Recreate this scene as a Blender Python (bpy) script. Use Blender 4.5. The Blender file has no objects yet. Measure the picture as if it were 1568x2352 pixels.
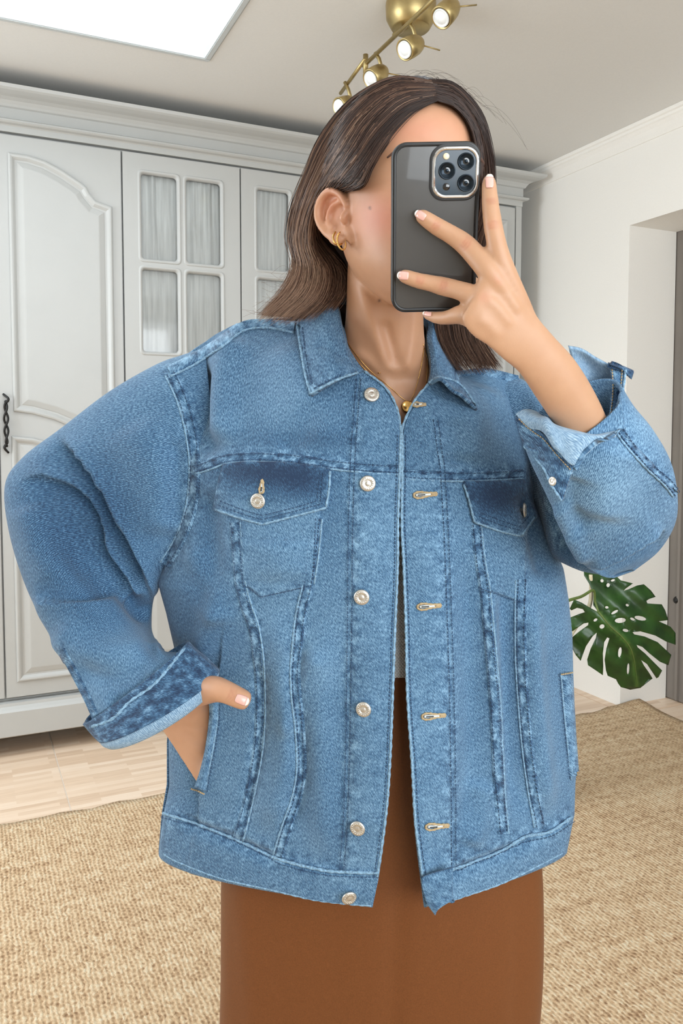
import bpy, bmesh, math, random
import numpy as np
from mathutils import Vector, Matrix
from mathutils.bvhtree import BVHTree
random.seed(7); rng = np.random.default_rng(7)
S = bpy.context.scene
COL = S.collection

# ------------------------------------------------------------------ camera
W_, H_ = 1568, 2352
F_, CX, CY = 1850.0, 784.0, 1100.0
PITCH, YAW, CAMZ = math.radians(3.3), math.radians(25.1), 1.28
cd = bpy.data.cameras.new('camera'); cam = bpy.data.objects.new('camera', cd); COL.objects.link(cam)
cd.sensor_fit = 'VERTICAL'; cd.sensor_height = 36.0; cd.lens = 36.0 * F_ / H_
cd.shift_y = -(H_ / 2 - CY) / H_
cd.clip_start = 0.02; cd.clip_end = 60
cam.location = (0, 0, CAMZ); cam.rotation_euler = (math.pi / 2 - PITCH, 0, -YAW)
S.camera = cam

# ------------------------------------------------------------------ world, light, exposure
wd = bpy.data.worlds.new('sky'); S.world = wd; wd.use_nodes = True
bg = wd.node_tree.nodes['Background']; bg.inputs['Color'].default_value = (0.93, 0.97, 1.0, 1); bg.inputs['Strength'].default_value = 1.6

def area_light(name, loc, target, sx, sy, power, col):
    ld = bpy.data.lights.new(name, 'AREA'); ld.shape = 'RECTANGLE'; ld.size = sx; ld.size_y = sy
    ld.energy = power; ld.color = col
    o = bpy.data.objects.new(name, ld); COL.objects.link(o); o.location = loc
    o.rotation_euler = (Vector(target) - Vector(loc)).to_track_quat('-Z', 'Y').to_euler()
    return o
area_light('daylight_roof_window', (-0.05, 2.15, 3.24), (-0.05, 2.15, 0), 1.7, 1.5, 20, (0.88, 0.95, 1.0))
area_light('daylight_rear_window', (0.85, -1.72, 1.62), (1.3, 1.6, 2.5), 2.5, 1.6, 55, (0.89, 0.955, 1.0))
area_light('daylight_side_window', (-2.42, 2.4, 1.65), (2.7, 2.5, 1.95), 1.4, 1.5, 46, (0.87, 0.945, 1.0))
S.view_settings.view_transform = 'Standard'; S.view_settings.look = 'None'
S.view_settings.gamma = 1.0; S.view_settings.use_curve_mapping = False
S.view_settings.exposure = 0.4

# ------------------------------------------------------------------ materials
def new_mat(name):
    m = bpy.data.materials.new(name); m.use_nodes = True
    nt = m.node_tree; b = nt.nodes['Principled BSDF']
    return m, nt, b
def nd(nt, typ, ins=None, **props):
    n = nt.nodes.new(typ)
    for k, v in props.items(): setattr(n, k, v)
    for k, v in (ins or {}).items():
        if isinstance(v, tuple) and len(v) == 2 and hasattr(v[0], 'outputs'): nt.links.new(v[0].outputs[v[1]], n.inputs[k])
        else: n.inputs[k].default_value = v
    return n
def lk(nt, a, ao, b, bi): nt.links.new(a.outputs[ao], b.inputs[bi])
def srgb(r, g, b):
    f = lambda c: (c / 255 / 12.92) if c / 255 <= 0.04045 else ((c / 255 + 0.055) / 1.055) ** 2.4
    return (f(r), f(g), f(b), 1)
def ramp(nt, src, out, stops):
    r = nt.nodes.new('ShaderNodeValToRGB'); nt.links.new(src.outputs[out], r.inputs['Fac'])
    e = r.color_ramp.elements
    while len(e) > 1: e.remove(e[-1])
    e[0].position, e[0].color = stops[0]
    for p, c in stops[1:]:
        x = e.new(p); x.color = c
    return r
def mth(nt, op, a, b=None, clamp=False):
    n = nt.nodes.new('ShaderNodeMath'); n.operation = op; n.use_clamp = clamp
    for i, v in enumerate((a, b)):
        if v is None: continue
        if isinstance(v, tuple): nt.links.new(v[0].outputs[v[1]], n.inputs[i])
        else: n.inputs[i].default_value = v
    return n
def bump(nt, b, src, out, strength, dist):
    n = nd(nt, 'ShaderNodeBump', {'Strength': strength, 'Distance': dist, 'Height': (src, out)})
    lk(nt, n, 'Normal', b, 'Normal'); return n

def simple(name, col, rough=0.5, metal=0.0, noise=None, amp=0.08, bmp=0.0, coat=0.0):
    m, nt, b = new_mat(name)
    b.inputs['Roughness'].default_value = rough; b.inputs['Metallic'].default_value = metal
    if coat: b.inputs['Coat Weight'].default_value = coat
    if noise:
        tc = nd(nt, 'ShaderNodeTexCoord')
        n = nd(nt, 'ShaderNodeTexNoise', {'Vector': (tc, 'Object'), 'Scale': noise, 'Detail': 5.0})
        lo = tuple(max(0, c * (1 - amp)) for c in col[:3]) + (1,); hi = tuple(min(1, c * (1 + amp)) for c in col[:3]) + (1,)
        r = ramp(nt, n, 'Fac', [(0.3, lo), (0.7, hi)]); lk(nt, r, 'Color', b, 'Base Color')
        if bmp: bump(nt, b, n, 'Fac', bmp, 0.002)
    else:
        b.inputs['Base Color'].default_value = col
    return m

M = {}
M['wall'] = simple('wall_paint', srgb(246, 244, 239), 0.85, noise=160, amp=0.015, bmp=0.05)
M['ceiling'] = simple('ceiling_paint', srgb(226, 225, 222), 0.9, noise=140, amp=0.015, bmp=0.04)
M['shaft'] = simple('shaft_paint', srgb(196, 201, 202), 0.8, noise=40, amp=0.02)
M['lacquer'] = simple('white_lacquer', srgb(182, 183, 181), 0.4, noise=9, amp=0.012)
M['interior'] = simple('cabinet_interior', srgb(120, 116, 110), 0.8, noise=8, amp=0.05)
M['dark_door'] = simple('grey_door_paint', srgb(128, 121, 114), 0.5, noise=6, amp=0.05)
M['iron'] = simple('black_iron', srgb(28, 27, 26), 0.45, 0.3, noise=200, amp=0.2, bmp=0.2)
M['brass'] = simple('brushed_brass', srgb(180, 160, 112), 0.38, 0.92, noise=30, amp=0.1)
M['bulb'] = simple('frosted_bulb', srgb(240, 243, 243), 0.35, noise=60, amp=0.03)
M['socket'] = simple('socket_black', srgb(30, 27, 22), 0.5, noise=40, amp=0.1)
M['rubber'] = simple('case_black', srgb(20, 20, 21), 0.42, noise=300, amp=0.1)
M['chrome'] = simple('chrome', srgb(225, 226, 228), 0.12, 1.0, noise=20, amp=0.03)
M['gold'] = simple('gold', srgb(222, 180, 110), 0.18, 1.0, noise=60, amp=0.06)
M['nickel'] = simple('antique_nickel', srgb(206, 202, 194), 0.34, 0.85, noise=260, amp=0.16, bmp=0.12)
M['tan_thread'] = simple('tan_thread', srgb(178, 156, 120), 0.8, noise=900, amp=0.2)
M['navy_thread'] = simple('navy_thread', srgb(44, 70, 104), 0.8, noise=900, amp=0.2)
M['pale_edge'] = simple('worn_denim_edge', srgb(124, 158, 184), 0.9, noise=420, amp=0.45, bmp=0.3)
M['hole'] = simple('buttonhole_lining', srgb(206, 214, 218), 0.9, noise=400, amp=0.2)
M['pot'] = simple('clay_pot', srgb(214, 206, 194), 0.7, noise=30, amp=0.05)
M['soil'] = simple('soil', srgb(58, 44, 34), 0.95, noise=80, amp=0.3, bmp=0.6)
M['petiole'] = simple('petiole_green', srgb(96, 116, 58), 0.5, noise=40, amp=0.12)
M['sheath'] = simple('pale_sheath', srgb(212, 202, 172), 0.6, noise=40, amp=0.12)
M['nail'] = simple('nail', srgb(228, 176, 164), 0.22, noise=40, amp=0.04, coat=0.3)
M['nail_tip'] = simple('nail_tip', srgb(238, 226, 214), 0.25, noise=40, amp=0.03)
M['brow'] = simple('brow_hair', srgb(84, 58, 48), 0.7, noise=200, amp=0.2)
M['eye'] = simple('eye_white', srgb(226, 220, 214), 0.15, noise=30, amp=0.02)
M['iris'] = simple('iris', srgb(62, 40, 28), 0.1, noise=120, amp=0.3)
M['phone_back'] = simple('smoked_phone_back', srgb(62, 60, 58), 0.22, noise=14, amp=0.12, coat=0.5)
M['phone_glass'] = simple('camera_island_glass', srgb(26, 46, 60), 0.12, noise=30, amp=0.06)
M['lens'] = simple('lens_glass', srgb(7, 12, 18), 0.05, noise=30, amp=0.2, coat=1.0)
M['lens_ring'] = simple('lens_ring', srgb(24, 36, 46), 0.2, 0.6, noise=60, amp=0.1)
M['flash'] = simple('flash_lens', srgb(226, 214, 182), 0.2, noise=300, amp=0.15)
M['screen'] = simple('phone_screen', srgb(12, 12, 14), 0.08, noise=10, amp=0.1)

def glass_mat():
    m, nt, b = new_mat('clear_pane')
    b.inputs['Base Color'].default_value = (0.95, 0.97, 0.97, 1); b.inputs['Roughness'].default_value = 0.04
    tr = nd(nt, 'ShaderNodeBsdfTransparent'); gl = nd(nt, 'ShaderNodeBsdfGlossy', {'Roughness': 0.05})
    fr = nd(nt, 'ShaderNodeFresnel', {'IOR': 1.45}); mx = nd(nt, 'ShaderNodeMixShader', {0: (fr, 'Fac'), 1: (tr, 'BSDF'), 2: (gl, 'BSDF')})
    lk(nt, mx, 'Shader', nt.nodes['Material Output'], 'Surface'); return m
M['glass'] = glass_mat()

def curtain_mat():
    m, nt, b = new_mat('grey_voile')
    tc = nd(nt, 'ShaderNodeTexCoord'); mp = nd(nt, 'ShaderNodeMapping', {'Vector': (tc, 'Object'), 'Scale': (1, 1, 0.05)})
    n = nd(nt, 'ShaderNodeTexNoise', {'Vector': (mp, 'Vector'), 'Scale': 90.0, 'Detail': 3.0})
    r = ramp(nt, n, 'Fac', [(0.3, srgb(196, 199, 197)), (0.7, srgb(224, 227, 225))])
    lk(nt, r, 'Color', b, 'Base Color'); b.inputs['Roughness'].default_value = 0.9
    return m
M['curtain'] = curtain_mat()

def floor_mat():
    m, nt, b = new_mat('wood_look_tile')
    tc = nd(nt, 'ShaderNodeTexCoord'); oi = nd(nt, 'ShaderNodeObjectInfo')
    ad = nd(nt, 'ShaderNodeVectorMath', {0: (tc, 'Object'), 1: (oi, 'Location')}, operation='ADD')
    br = nd(nt, 'ShaderNodeTexBrick', {'Vector': (ad, 'Vector'), 'Color1': (0, 0, 0, 1), 'Color2': (1, 1, 1, 1), 'Mortar': (0.5, 0.5, 0.5, 1), 'Scale': 1.0, 'Mortar Size': 0.0, 'Brick Width': 0.27, 'Row Height': 0.024, 'Bias': 0.0})
    mp = nd(nt, 'ShaderNodeMapping', {'Vector': (ad, 'Vector'), 'Scale': (3, 60, 1)})
    n = nd(nt, 'ShaderNodeTexNoise', {'Vector': (mp, 'Vector'), 'Scale': 2.5, 'Detail': 4.0})
    mx = nd(nt, 'ShaderNodeMix', {'Factor': 0.55}, data_type='FLOAT')
    lk(nt, br, 'Color', mx, 'A'); lk(nt, n, 'Fac', mx, 'B')
    r = ramp(nt, mx, 'Result', [(0.15, srgb(208, 178, 150)), (0.5, srgb(229, 203, 177)), (0.85, srgb(241, 221, 200))])
    lk(nt, r, 'Color', b, 'Base Color'); b.inputs['Roughness'].default_value = 0.38
    return m
M['tile'] = floor_mat()
M['grout'] = simple('pale_grout', srgb(236, 228, 216), 0.8, noise=80, amp=0.04)

def jute_mat():
    m, nt, b = new_mat('woven_jute')
    tc = nd(nt, 'ShaderNodeTexCoord')
    wob = nd(nt, 'ShaderNodeTexNoise', {'Vector': (tc, 'Object'), 'Scale': 30.0, 'Detail': 3.0})
    sc = nd(nt, 'ShaderNodeVectorMath', {0: (wob, 'Color'), 'Scale': 0.017}, operation='SCALE')
    ad = nd(nt, 'ShaderNodeVectorMath', {0: (tc, 'Object'), 1: (sc, 'Vector')}, operation='ADD')
    sp = nd(nt, 'ShaderNodeSeparateXYZ', {0: (ad, 'Vector')})
    # ribs run across (x); knots repeat along both directions, alternate rows offset
    fx = mth(nt, 'MULTIPLY', (sp, 'X'), 2 * math.pi / 0.0115); fy = mth(nt, 'MULTIPLY', (sp, 'Y'), 2 * math.pi / 0.017)
    row = mth(nt, 'FLOOR', (mth(nt, 'DIVIDE', (sp, 'X'), 0.0115), 0)); off = mth(nt, 'MULTIPLY', (mth(nt, 'MODULO', (row, 0), 2.0), 0), math.pi)
    fy2 = mth(nt, 'ADD', (fy, 0), (off, 0))
    sx = mth(nt, 'SINE', (fx, 0)); sy = mth(nt, 'SINE', (fy2, 0))
    k = mth(nt, 'ADD', (mth(nt, 'MULTIPLY', (sx, 0), 0.28), 0), (mth(nt, 'MULTIPLY', (sy, 0), 0.2), 0))
    fib = nd(nt, 'ShaderNodeTexNoise', {'Vector': (tc, 'Object'), 'Scale': 320.0, 'Detail': 4.0, 'Roughness': 0.7})
    hgt = mth(nt, 'ADD', (k, 0), (mth(nt, 'MULTIPLY', (fib, 'Fac'), 0.9), 0))
    mp = nd(nt, 'ShaderNodeMapping', {'Vector': (tc, 'Object'), 'Scale': (0.7, 22, 1)})
    st = nd(nt, 'ShaderNodeTexNoise', {'Vector': (mp, 'Vector'), 'Scale': 1.6, 'Detail': 6.0, 'Roughness': 0.75})
    mk = nd(nt, 'ShaderNodeMapping', {'Vector': (ad, 'Vector'), 'Scale': (1, 0.6, 1)})
    kn = nd(nt, 'ShaderNodeTexVoronoi', {'Vector': (mk, 'Vector'), 'Scale': 95.0})
    ks = nd(nt, 'ShaderNodeSeparateColor', {0: (kn, 'Color')})
    v = mth(nt, 'ADD', (mth(nt, 'MULTIPLY', (hgt, 0), 0.34), 0), (mth(nt, 'MULTIPLY', (st, 'Fac'), 0.6), 0))
    v = mth(nt, 'ADD', (v, 0), (mth(nt, 'MULTIPLY', (ks, 0), 0.24), 0))
    r = ramp(nt, v, 0, [(0.26, srgb(150, 112, 78)), (0.46, srgb(212, 176, 136)), (0.64, srgb(238, 208, 168)), (0.88, srgb(252, 236, 206))])
    lk(nt, r, 'Color', b, 'Base Color'); b.inputs['Roughness'].default_value = 0.92
    bump(nt, b, hgt, 0, 0.9, 0.006); return m
M['jute'] = jute_mat()

def denim_mat(name, dark, mid, light, seam_default=0.0):
    m, nt, b = new_mat(name)
    uv = nd(nt, 'ShaderNodeUVMap', uv_map='UVMap')
    at = nd(nt, 'ShaderNodeAttribute', attribute_name='seam')
    fd = nd(nt, 'ShaderNodeAttribute', attribute_name='fade')
    mp1 = nd(nt, 'ShaderNodeMapping', {'Vector': (uv, 'UV'), 'Rotation': (0, 0, math.radians(-30))})
    mp = nd(nt, 'ShaderNodeMapping', {'Vector': (mp1, 'Vector'), 'Scale': (1, 0.33, 1)})
    sp = nd(nt, 'ShaderNodeTexNoise', {'Vector': (mp, 'Vector'), 'Scale': 900.0, 'Detail': 2.0, 'Roughness': 0.6})
    tw = nd(nt, 'ShaderNodeTexWave', {'Vector': (mp1, 'Vector'), 'Scale': 240.0, 'Distortion': 3.0, 'Detail': 1.0, 'Detail Scale': 1.2}, wave_type='BANDS', bands_direction='X')
    mo = nd(nt, 'ShaderNodeTexNoise', {'Vector': (uv, 'UV'), 'Scale': 30.0, 'Detail': 4.0, 'Roughness': 0.6})
    big = nd(nt, 'ShaderNodeTexNoise', {'Vector': (uv, 'UV'), 'Scale': 6.5, 'Detail': 2.0})
    sn = nd(nt, 'ShaderNodeTexNoise', {'Vector': (uv, 'UV'), 'Scale': 105.0, 'Detail': 2.5, 'Roughness': 0.55})
    v = mth(nt, 'MULTIPLY', (mth(nt, 'SUBTRACT', (sp, 'Fac'), 0.5), 0), 1.35)
    v = mth(nt, 'ADD', (v, 0), (mth(nt, 'MULTIPLY', (mth(nt, 'SUBTRACT', (tw, 'Fac'), 0.5), 0), 0.32), 0))
    v = mth(nt, 'ADD', (v, 0), (mth(nt, 'MULTIPLY', (mth(nt, 'SUBTRACT', (mo, 'Fac'), 0.5), 0), 0.20), 0))
    v = mth(nt, 'ADD', (v, 0), (mth(nt, 'MULTIPLY', (mth(nt, 'SUBTRACT', (big, 'Fac'), 0.5), 0), 0.30), 0))
    s1 = mth(nt, 'MULTIPLY', (mth(nt, 'SUBTRACT', (sn, 'Fac'), 0.5), 0), 2.6)
    v = mth(nt, 'ADD', (v, 0), (mth(nt, 'MULTIPLY', (s1, 0), (at, 'Fac')), 0))
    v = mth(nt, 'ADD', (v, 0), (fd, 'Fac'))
    v = mth(nt, 'ADD', (v, 0), 0.5, True)
    r = ramp(nt, v, 0, [(0.0, dark), (0.45, mid), (1.0, light)])
    lk(nt, r, 'Color', b, 'Base Color'); b.inputs['Roughness'].default_value = 0.88
    b.inputs['Sheen Weight'].default_value = 0.12; b.inputs['Sheen Roughness'].default_value = 0.6
    h = mth(nt, 'ADD', (mth(nt, 'MULTIPLY', (sp, 'Fac'), 0.28), 0), (mth(nt, 'MULTIPLY', (mth(nt, 'MULTIPLY', (sn, 'Fac'), (at, 'Fac')), 0), 2.2), 0))
    h = mth(nt, 'ADD', (h, 0), (mth(nt, 'MULTIPLY', (mo, 'Fac'), 0.25), 0))
    bump(nt, b, h, 0, 0.55, 0.0022); return m
M['denim'] = denim_mat('washed_denim', srgb(14, 44, 76), srgb(57, 97, 132), srgb(140, 180, 210))
M['denim_in'] = denim_mat('denim_reverse', srgb(74, 106, 138), srgb(122, 154, 182), srgb(180, 204, 220))

def satin_mat():
    m, nt, b = new_mat('brown_satin')
    tc = nd(nt, 'ShaderNodeTexCoord'); n = nd(nt, 'ShaderNodeTexNoise', {'Vector': (tc, 'Object'), 'Scale': 700.0, 'Detail': 2.0})
    r = ramp(nt, n, 'Fac', [(0.3, srgb(104, 60, 27)), (0.7, srgb(116, 68, 33))]); lk(nt, r, 'Color', b, 'Base Color')
    b.inputs['Roughness'].default_value = 0.45; b.inputs['Sheen Weight'].default_value = 0.04; b.inputs['Specular IOR Level'].default_value = 0.3
    bump(nt, b, n, 'Fac', 0.08, 0.001); return m
M['satin'] = satin_mat()
def knit_mat():
    m, nt, b = new_mat('white_knit')
    tc = nd(nt, 'ShaderNodeTexCoord'); sp = nd(nt, 'ShaderNodeSeparateXYZ', {0: (tc, 'Object')})
    sx = mth(nt, 'SINE', (mth(nt, 'MULTIPLY', (sp, 'X'), 2 * math.pi / 0.0035), 0)); sz = mth(nt, 'SINE', (mth(nt, 'MULTIPLY', (sp, 'Z'), 2 * math.pi / 0.004), 0))
    h = mth(nt, 'MULTIPLY', (sx, 0), (sz, 0))
    r = ramp(nt, mth(nt, 'ADD', (mth(nt, 'MULTIPLY', (h, 0), 0.3), 0), 0.6), 0, [(0.25, srgb(170, 170, 168)), (0.6, srgb(232, 231, 228))])
    lk(nt, r, 'Color', b, 'Base Color'); b.inputs['Roughness'].default_value = 0.95; bump(nt, b, h, 0, 0.7, 0.0015); return m
M['knit'] = knit_mat()
def skin_mat():
    m, nt, b = new_mat('skin')
    at = nd(nt, 'ShaderNodeAttribute', attribute_name='tint')
    tc = nd(nt, 'ShaderNodeTexCoord'); n = nd(nt, 'ShaderNodeTexNoise', {'Vector': (tc, 'Object'), 'Scale': 60.0, 'Detail': 5.0})
    pr = nd(nt, 'ShaderNodeTexNoise', {'Vector': (tc, 'Object'), 'Scale': 900.0, 'Detail': 2.0})
    mx = nd(nt, 'ShaderNodeMix', {'Factor': 0.12}, data_type='RGBA', blend_type='MULTIPLY')
    r = ramp(nt, n, 'Fac', [(0.35, (0.72, 0.6, 0.55, 1)), (0.65, (1, 1, 1, 1))])
    lk(nt, at, 'Color', mx, 'A'); lk(nt, r, 'Color', mx, 'B')
    lk(nt, mx, 'Result', b, 'Base Color'); b.inputs['Roughness'].default_value = 0.46
    b.inputs['Subsurface Weight'].default_value = 0.12; b.inputs['Subsurface Radius'].default_value = (0.012, 0.005, 0.003); b.inputs['Subsurface Scale'].default_value = 0.5
    bump(nt, b, pr, 'Fac', 0.08, 0.0008); return m
M['skin'] = skin_mat()
def hair_mat():
    m, nt, b = new_mat('brown_hair')
    at = nd(nt, 'ShaderNodeAttribute', attribute_name='tone')
    r = ramp(nt, at, 'Fac', [(0.0, srgb(30, 19, 16)), (0.4, srgb(62, 42, 34)), (0.75, srgb(122, 92, 74)), (1.0, srgb(180, 148, 124))])
    lk(nt, r, 'Color', b, 'Base Color'); b.inputs['Roughness'].default_value = 0.42; b.inputs['Specular IOR Level'].default_value = 0.45
    return m
M['hair'] = hair_mat()
M['hair_under'] = simple('hair_underlayer', srgb(46, 32, 26), 0.85, noise=120, amp=0.3); M['hair_under'].node_tree.nodes['Principled BSDF'].inputs['Specular IOR Level'].default_value = 0.1
def leaf_mat():
    m, nt, b = new_mat('monstera_leaf')
    uv = nd(nt, 'ShaderNodeUVMap', uv_map='UVMap'); tc = nd(nt, 'ShaderNodeTexCoord')
    n = nd(nt, 'ShaderNodeTexNoise', {'Vector': (tc, 'Object'), 'Scale': 16.0, 'Detail': 3.0})
    at = nd(nt, 'ShaderNodeAttribute', attribute_name='vein')
    r = ramp(nt, n, 'Fac', [(0.3, srgb(22, 52, 18)), (0.7, srgb(44, 84, 30))])
    mx = nd(nt, 'ShaderNodeMix', {'Factor': (at, 'Fac')}, data_type='RGBA'); lk(nt, r, 'Color', mx, 'A'); mx.inputs['B'].default_value = srgb(104, 146, 62)
    lk(nt, mx, 'Result', b, 'Base Color'); b.inputs['Roughness'].default_value = 0.33; return m
M['leaf'] = leaf_mat()

# ------------------------------------------------------------------ object helpers
def link(o, parent=None):
    COL.objects.link(o)
    if parent is not None: o.parent = parent
    return o
def tag(o, label=None, cat=None, group=None, kind=None):
    if label: o['label'] = label
    if cat: o['category'] = cat
    if group: o['group'] = group
    if kind: o['kind'] = kind
    return o
def empty(name, loc=(0, 0, 0), rz=0.0, parent=None):
    o = bpy.data.objects.new(name, None); o.empty_display_size = 0.1
    o.location = loc; o.rotation_euler = (0, 0, rz); return link(o, parent)
def mesh_obj(name, verts, faces, mat, parent=None, smooth=True, uv=None, attrs=None):
    me = bpy.data.meshes.new(name)
    me.from_pydata([tuple(map(float, v)) for v in verts], [], [tuple(map(int, f)) for f in faces])
    if smooth: me.polygons.foreach_set('use_smooth', [True] * len(me.polygons))
    if mat: me.materials.append(M[mat] if isinstance(mat, str) else mat)
    if uv is not None:
        ul = me.uv_layers.new(name='UVMap'); li = np.zeros(len(me.loops), dtype=np.int32); me.loops.foreach_get('vertex_index', li)
        ul.data.foreach_set('uv', np.asarray(uv, dtype=np.float32)[li].ravel())
    for k, a in (attrs or {}).items():
        a = np.asarray(a, dtype=np.float32)
        if a.ndim == 1:
            x = me.attributes.new(k, 'FLOAT', 'POINT'); x.data.foreach_set('value', a)
        else:
            x = me.attributes.new(k, 'FLOAT_COLOR', 'POINT'); x.data.foreach_set('color', np.c_[a, np.ones(len(a))].astype(np.float32).ravel())
    me.update()
    return link(bpy.data.objects.new(name, me), parent)
def bm_obj(name, bm, mat, parent=None, smooth=False):
    me = bpy.data.meshes.new(name); bmesh.ops.recalc_face_normals(bm, faces=bm.faces); bm.to_mesh(me); bm.free()
    if smooth: me.polygons.foreach_set('use_smooth', [True] * len(me.polygons))
    me.materials.append(M[mat]); return link(bpy.data.objects.new(name, me), parent)
def add_box(bm, x0, x1, y0, y1, z0, z1, bev=0.0):
    r = bmesh.ops.create_cube(bm, size=1.0)
    vs = r['verts']
    for v in vs: v.co = Vector(((x0 + x1) / 2 + v.co.x * (x1 - x0), (y0 + y1) / 2 + v.co.y * (y1 - y0), (z0 + z1) / 2 + v.co.z * (z1 - z0)))
    if bev:
        es = list({e for v in vs for e in v.link_edges})
        bmesh.ops.bevel(bm, geom=es, offset=bev, segments=2, affect='EDGES')
def box_obj(name, dims, mat, parent=None, bev=0.0):
    bm = bmesh.new(); add_box(bm, *dims, bev); return bm_obj(name, bm, mat, parent)
def add_mod_solid(o, t, off=-1.0):
    m = o.modifiers.new('thickness', 'SOLIDIFY'); m.thickness = t; m.offset = off; m.use_even_offset = False
    return o
def catmull(P, n):
    P = np.asarray(P, float)
    if len(P) == 2: t = np.linspace(0, 1, n)[:, None]; return P[0] * (1 - t) + P[1] * t
    Q = np.vstack([2 * P[0] - P[1], P, 2 * P[-1] - P[-2]])
    t = np.linspace(0, len(P) - 1, n); i = np.minimum(t.astype(int), len(P) - 2); f = (t - i)[:, None]
    p0, p1, p2, p3 = Q[i], Q[i + 1], Q[i + 2], Q[i + 3]
    return 0.5 * ((2 * p1) + (p2 - p0) * f + (2 * p0 - 5 * p1 + 4 * p2 - p3) * f ** 2 + (3 * p1 - p0 - 3 * p2 + p3) * f ** 3)
def resample(P, step):
    P = np.asarray(P, float); D = catmull(P, len(P) * 24)
    s = np.r_[0, np.cumsum(np.linalg.norm(np.diff(D, axis=0), axis=1))]
    n = max(2, int(round(s[-1] / step)) + 1); t = np.linspace(0, s[-1], n)
    return np.stack([np.interp(t, s, D[:, k]) for k in range(D.shape[1])], 1)
def grid_faces(nr, nc, closed=False, flip=False):
    i, j = np.meshgrid(np.arange(nr - 1), np.arange(nc if closed else nc - 1), indexing='ij'); j2 = (j + 1) % nc
    f = np.stack([i * nc + j, i * nc + j2, (i + 1) * nc + j2, (i + 1) * nc + j], -1).reshape(-1, 4)
    return f[:, ::-1] if flip else f
def tube_geo(P, r, ns=8, cap=True):
    P = np.asarray(P, float); n = len(P); r = np.broadcast_to(np.asarray(r, float), (n,))
    T = np.gradient(P, axis=0); T /= np.linalg.norm(T, axis=1)[:, None] + 1e-12
    ref = np.array([0, 0, 1.0]) if abs(T[0, 2]) < 0.9 else np.array([1.0, 0, 0])
    V_, prev = [], None
    for k in range(n):
        u = (ref if prev is None else prev) - T[k] * np.dot(ref if prev is None else prev, T[k]); u /= np.linalg.norm(u) + 1e-12
        w = np.cross(T[k], u); prev = u; a = np.arange(ns) * 2 * math.pi / ns
        V_.append(P[k] + r[k] * (np.cos(a)[:, None] * u + np.sin(a)[:, None] * w))
    V_ = np.vstack(V_); Fc = [tuple(q) for q in grid_faces(n, ns, True)]
    if cap: Fc += [tuple(range(ns))[::-1], tuple(range((n - 1) * ns, n * ns))]
    return V_, Fc
def tube_obj(name, P, r, mat, parent=None, ns=8):
    v, f = tube_geo(P, r, ns); return mesh_obj(name, v, f, mat, parent)
class Acc:
    def __init__(s): s.v, s.f, s.n = [], [], 0
    def add(s, v, f):
        s.v.append(np.asarray(v, float)); s.f += [tuple(int(i) + s.n for i in q) for q in f]; s.n += len(v)
    def obj(s, name, mat, parent=None, smooth=True):
        return mesh_obj(name, np.vstack(s.v), s.f, mat, parent, smooth)
def lathe_geo(prof, ns=24):
    a = np.arange(ns) * 2 * math.pi / ns
    v = np.vstack([np.c_[r * np.cos(a), r * np.sin(a), np.full(ns, z)] for r, z in prof])
    f = [tuple(q) for q in grid_faces(len(prof), ns, True)] + [tuple(range(ns))[::-1], tuple(range((len(prof) - 1) * ns, len(prof) * ns))]
    return v, f

# ------------------------------------------------------------------ person frame: x right, y away, z up; pixel helpers
HV = np.array([math.sin(YAW), math.cos(YAW), 0]); RV = np.array([math.cos(YAW), -math.sin(YAW), 0])
PD = 0.97
def V(px, py, d):
    u = (px - CX) / F_; v = (CY - py) / F_
    fw = math.cos(PITCH) + v * math.sin(PITCH); up = v * math.cos(PITCH) - math.sin(PITCH); s = d / fw
    return np.array([u * s, d - PD, CAMZ + up * s])
def VA(A):
    A = np.asarray(A, float); return np.array([V(*a) for a in A])
def proj(Q):
    Q = np.asarray(Q, float); x = Q[..., 0]; y = Q[..., 1] + PD; z = Q[..., 2] - CAMZ
    zc = y * math.cos(PITCH) - z * math.sin(PITCH); yc = y * math.sin(PITCH) + z * math.cos(PITCH)
    return np.stack([CX + F_ * x / zc, CY - F_ * yc / zc], -1)
CAML = np.array([0, -PD, CAMZ])
def to_world(q):
    q = np.asarray(q, float); return RV * q[0] + HV * (q[1] + PD) + np.array([0, 0, q[2]])
def frame_empty(name, parent=None):
    w = HV * PD; return empty(name, (w[0], w[1], 0), -YAW, parent)

# ================================================================== ROOM
CEIL = 2.64; XR = 2.75; XL = -2.3; YB = -1.6; YF = 4.02
def st(o): o['kind'] = 'structure'; return o
# floor: pale grout bed with individual tiles on it
fl = st(box_obj('floor', (XL, 3.9, YB, YF, -0.06, -0.004), 'grout'))
TW, TL = 0.6, 1.2
tm = None
for ix in range(-5, 7):
    for iy in range(-4, 4):
        x0 = 0.30 + ix * TW; y0 = 1.5 + iy * TL + (0.6 if ix % 2 else 0.0) * 0
        if x0 > 3.3 or x0 + TW < XL or y0 > YF or y0 + TL < YB: continue
        if tm is None:
            bm = bmesh.new(); add_box(bm, 0.0025, TW - 0.0025, 0.0025, TL - 0.0025, -0.008, 0.0, 0.001)
            o = bm_obj('floor_tile', bm, 'tile', fl); tm = o.data
        else:
            o = link(bpy.data.objects.new('floor_tile', tm), fl)
        o.location = (x0, y0, 0)
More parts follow.
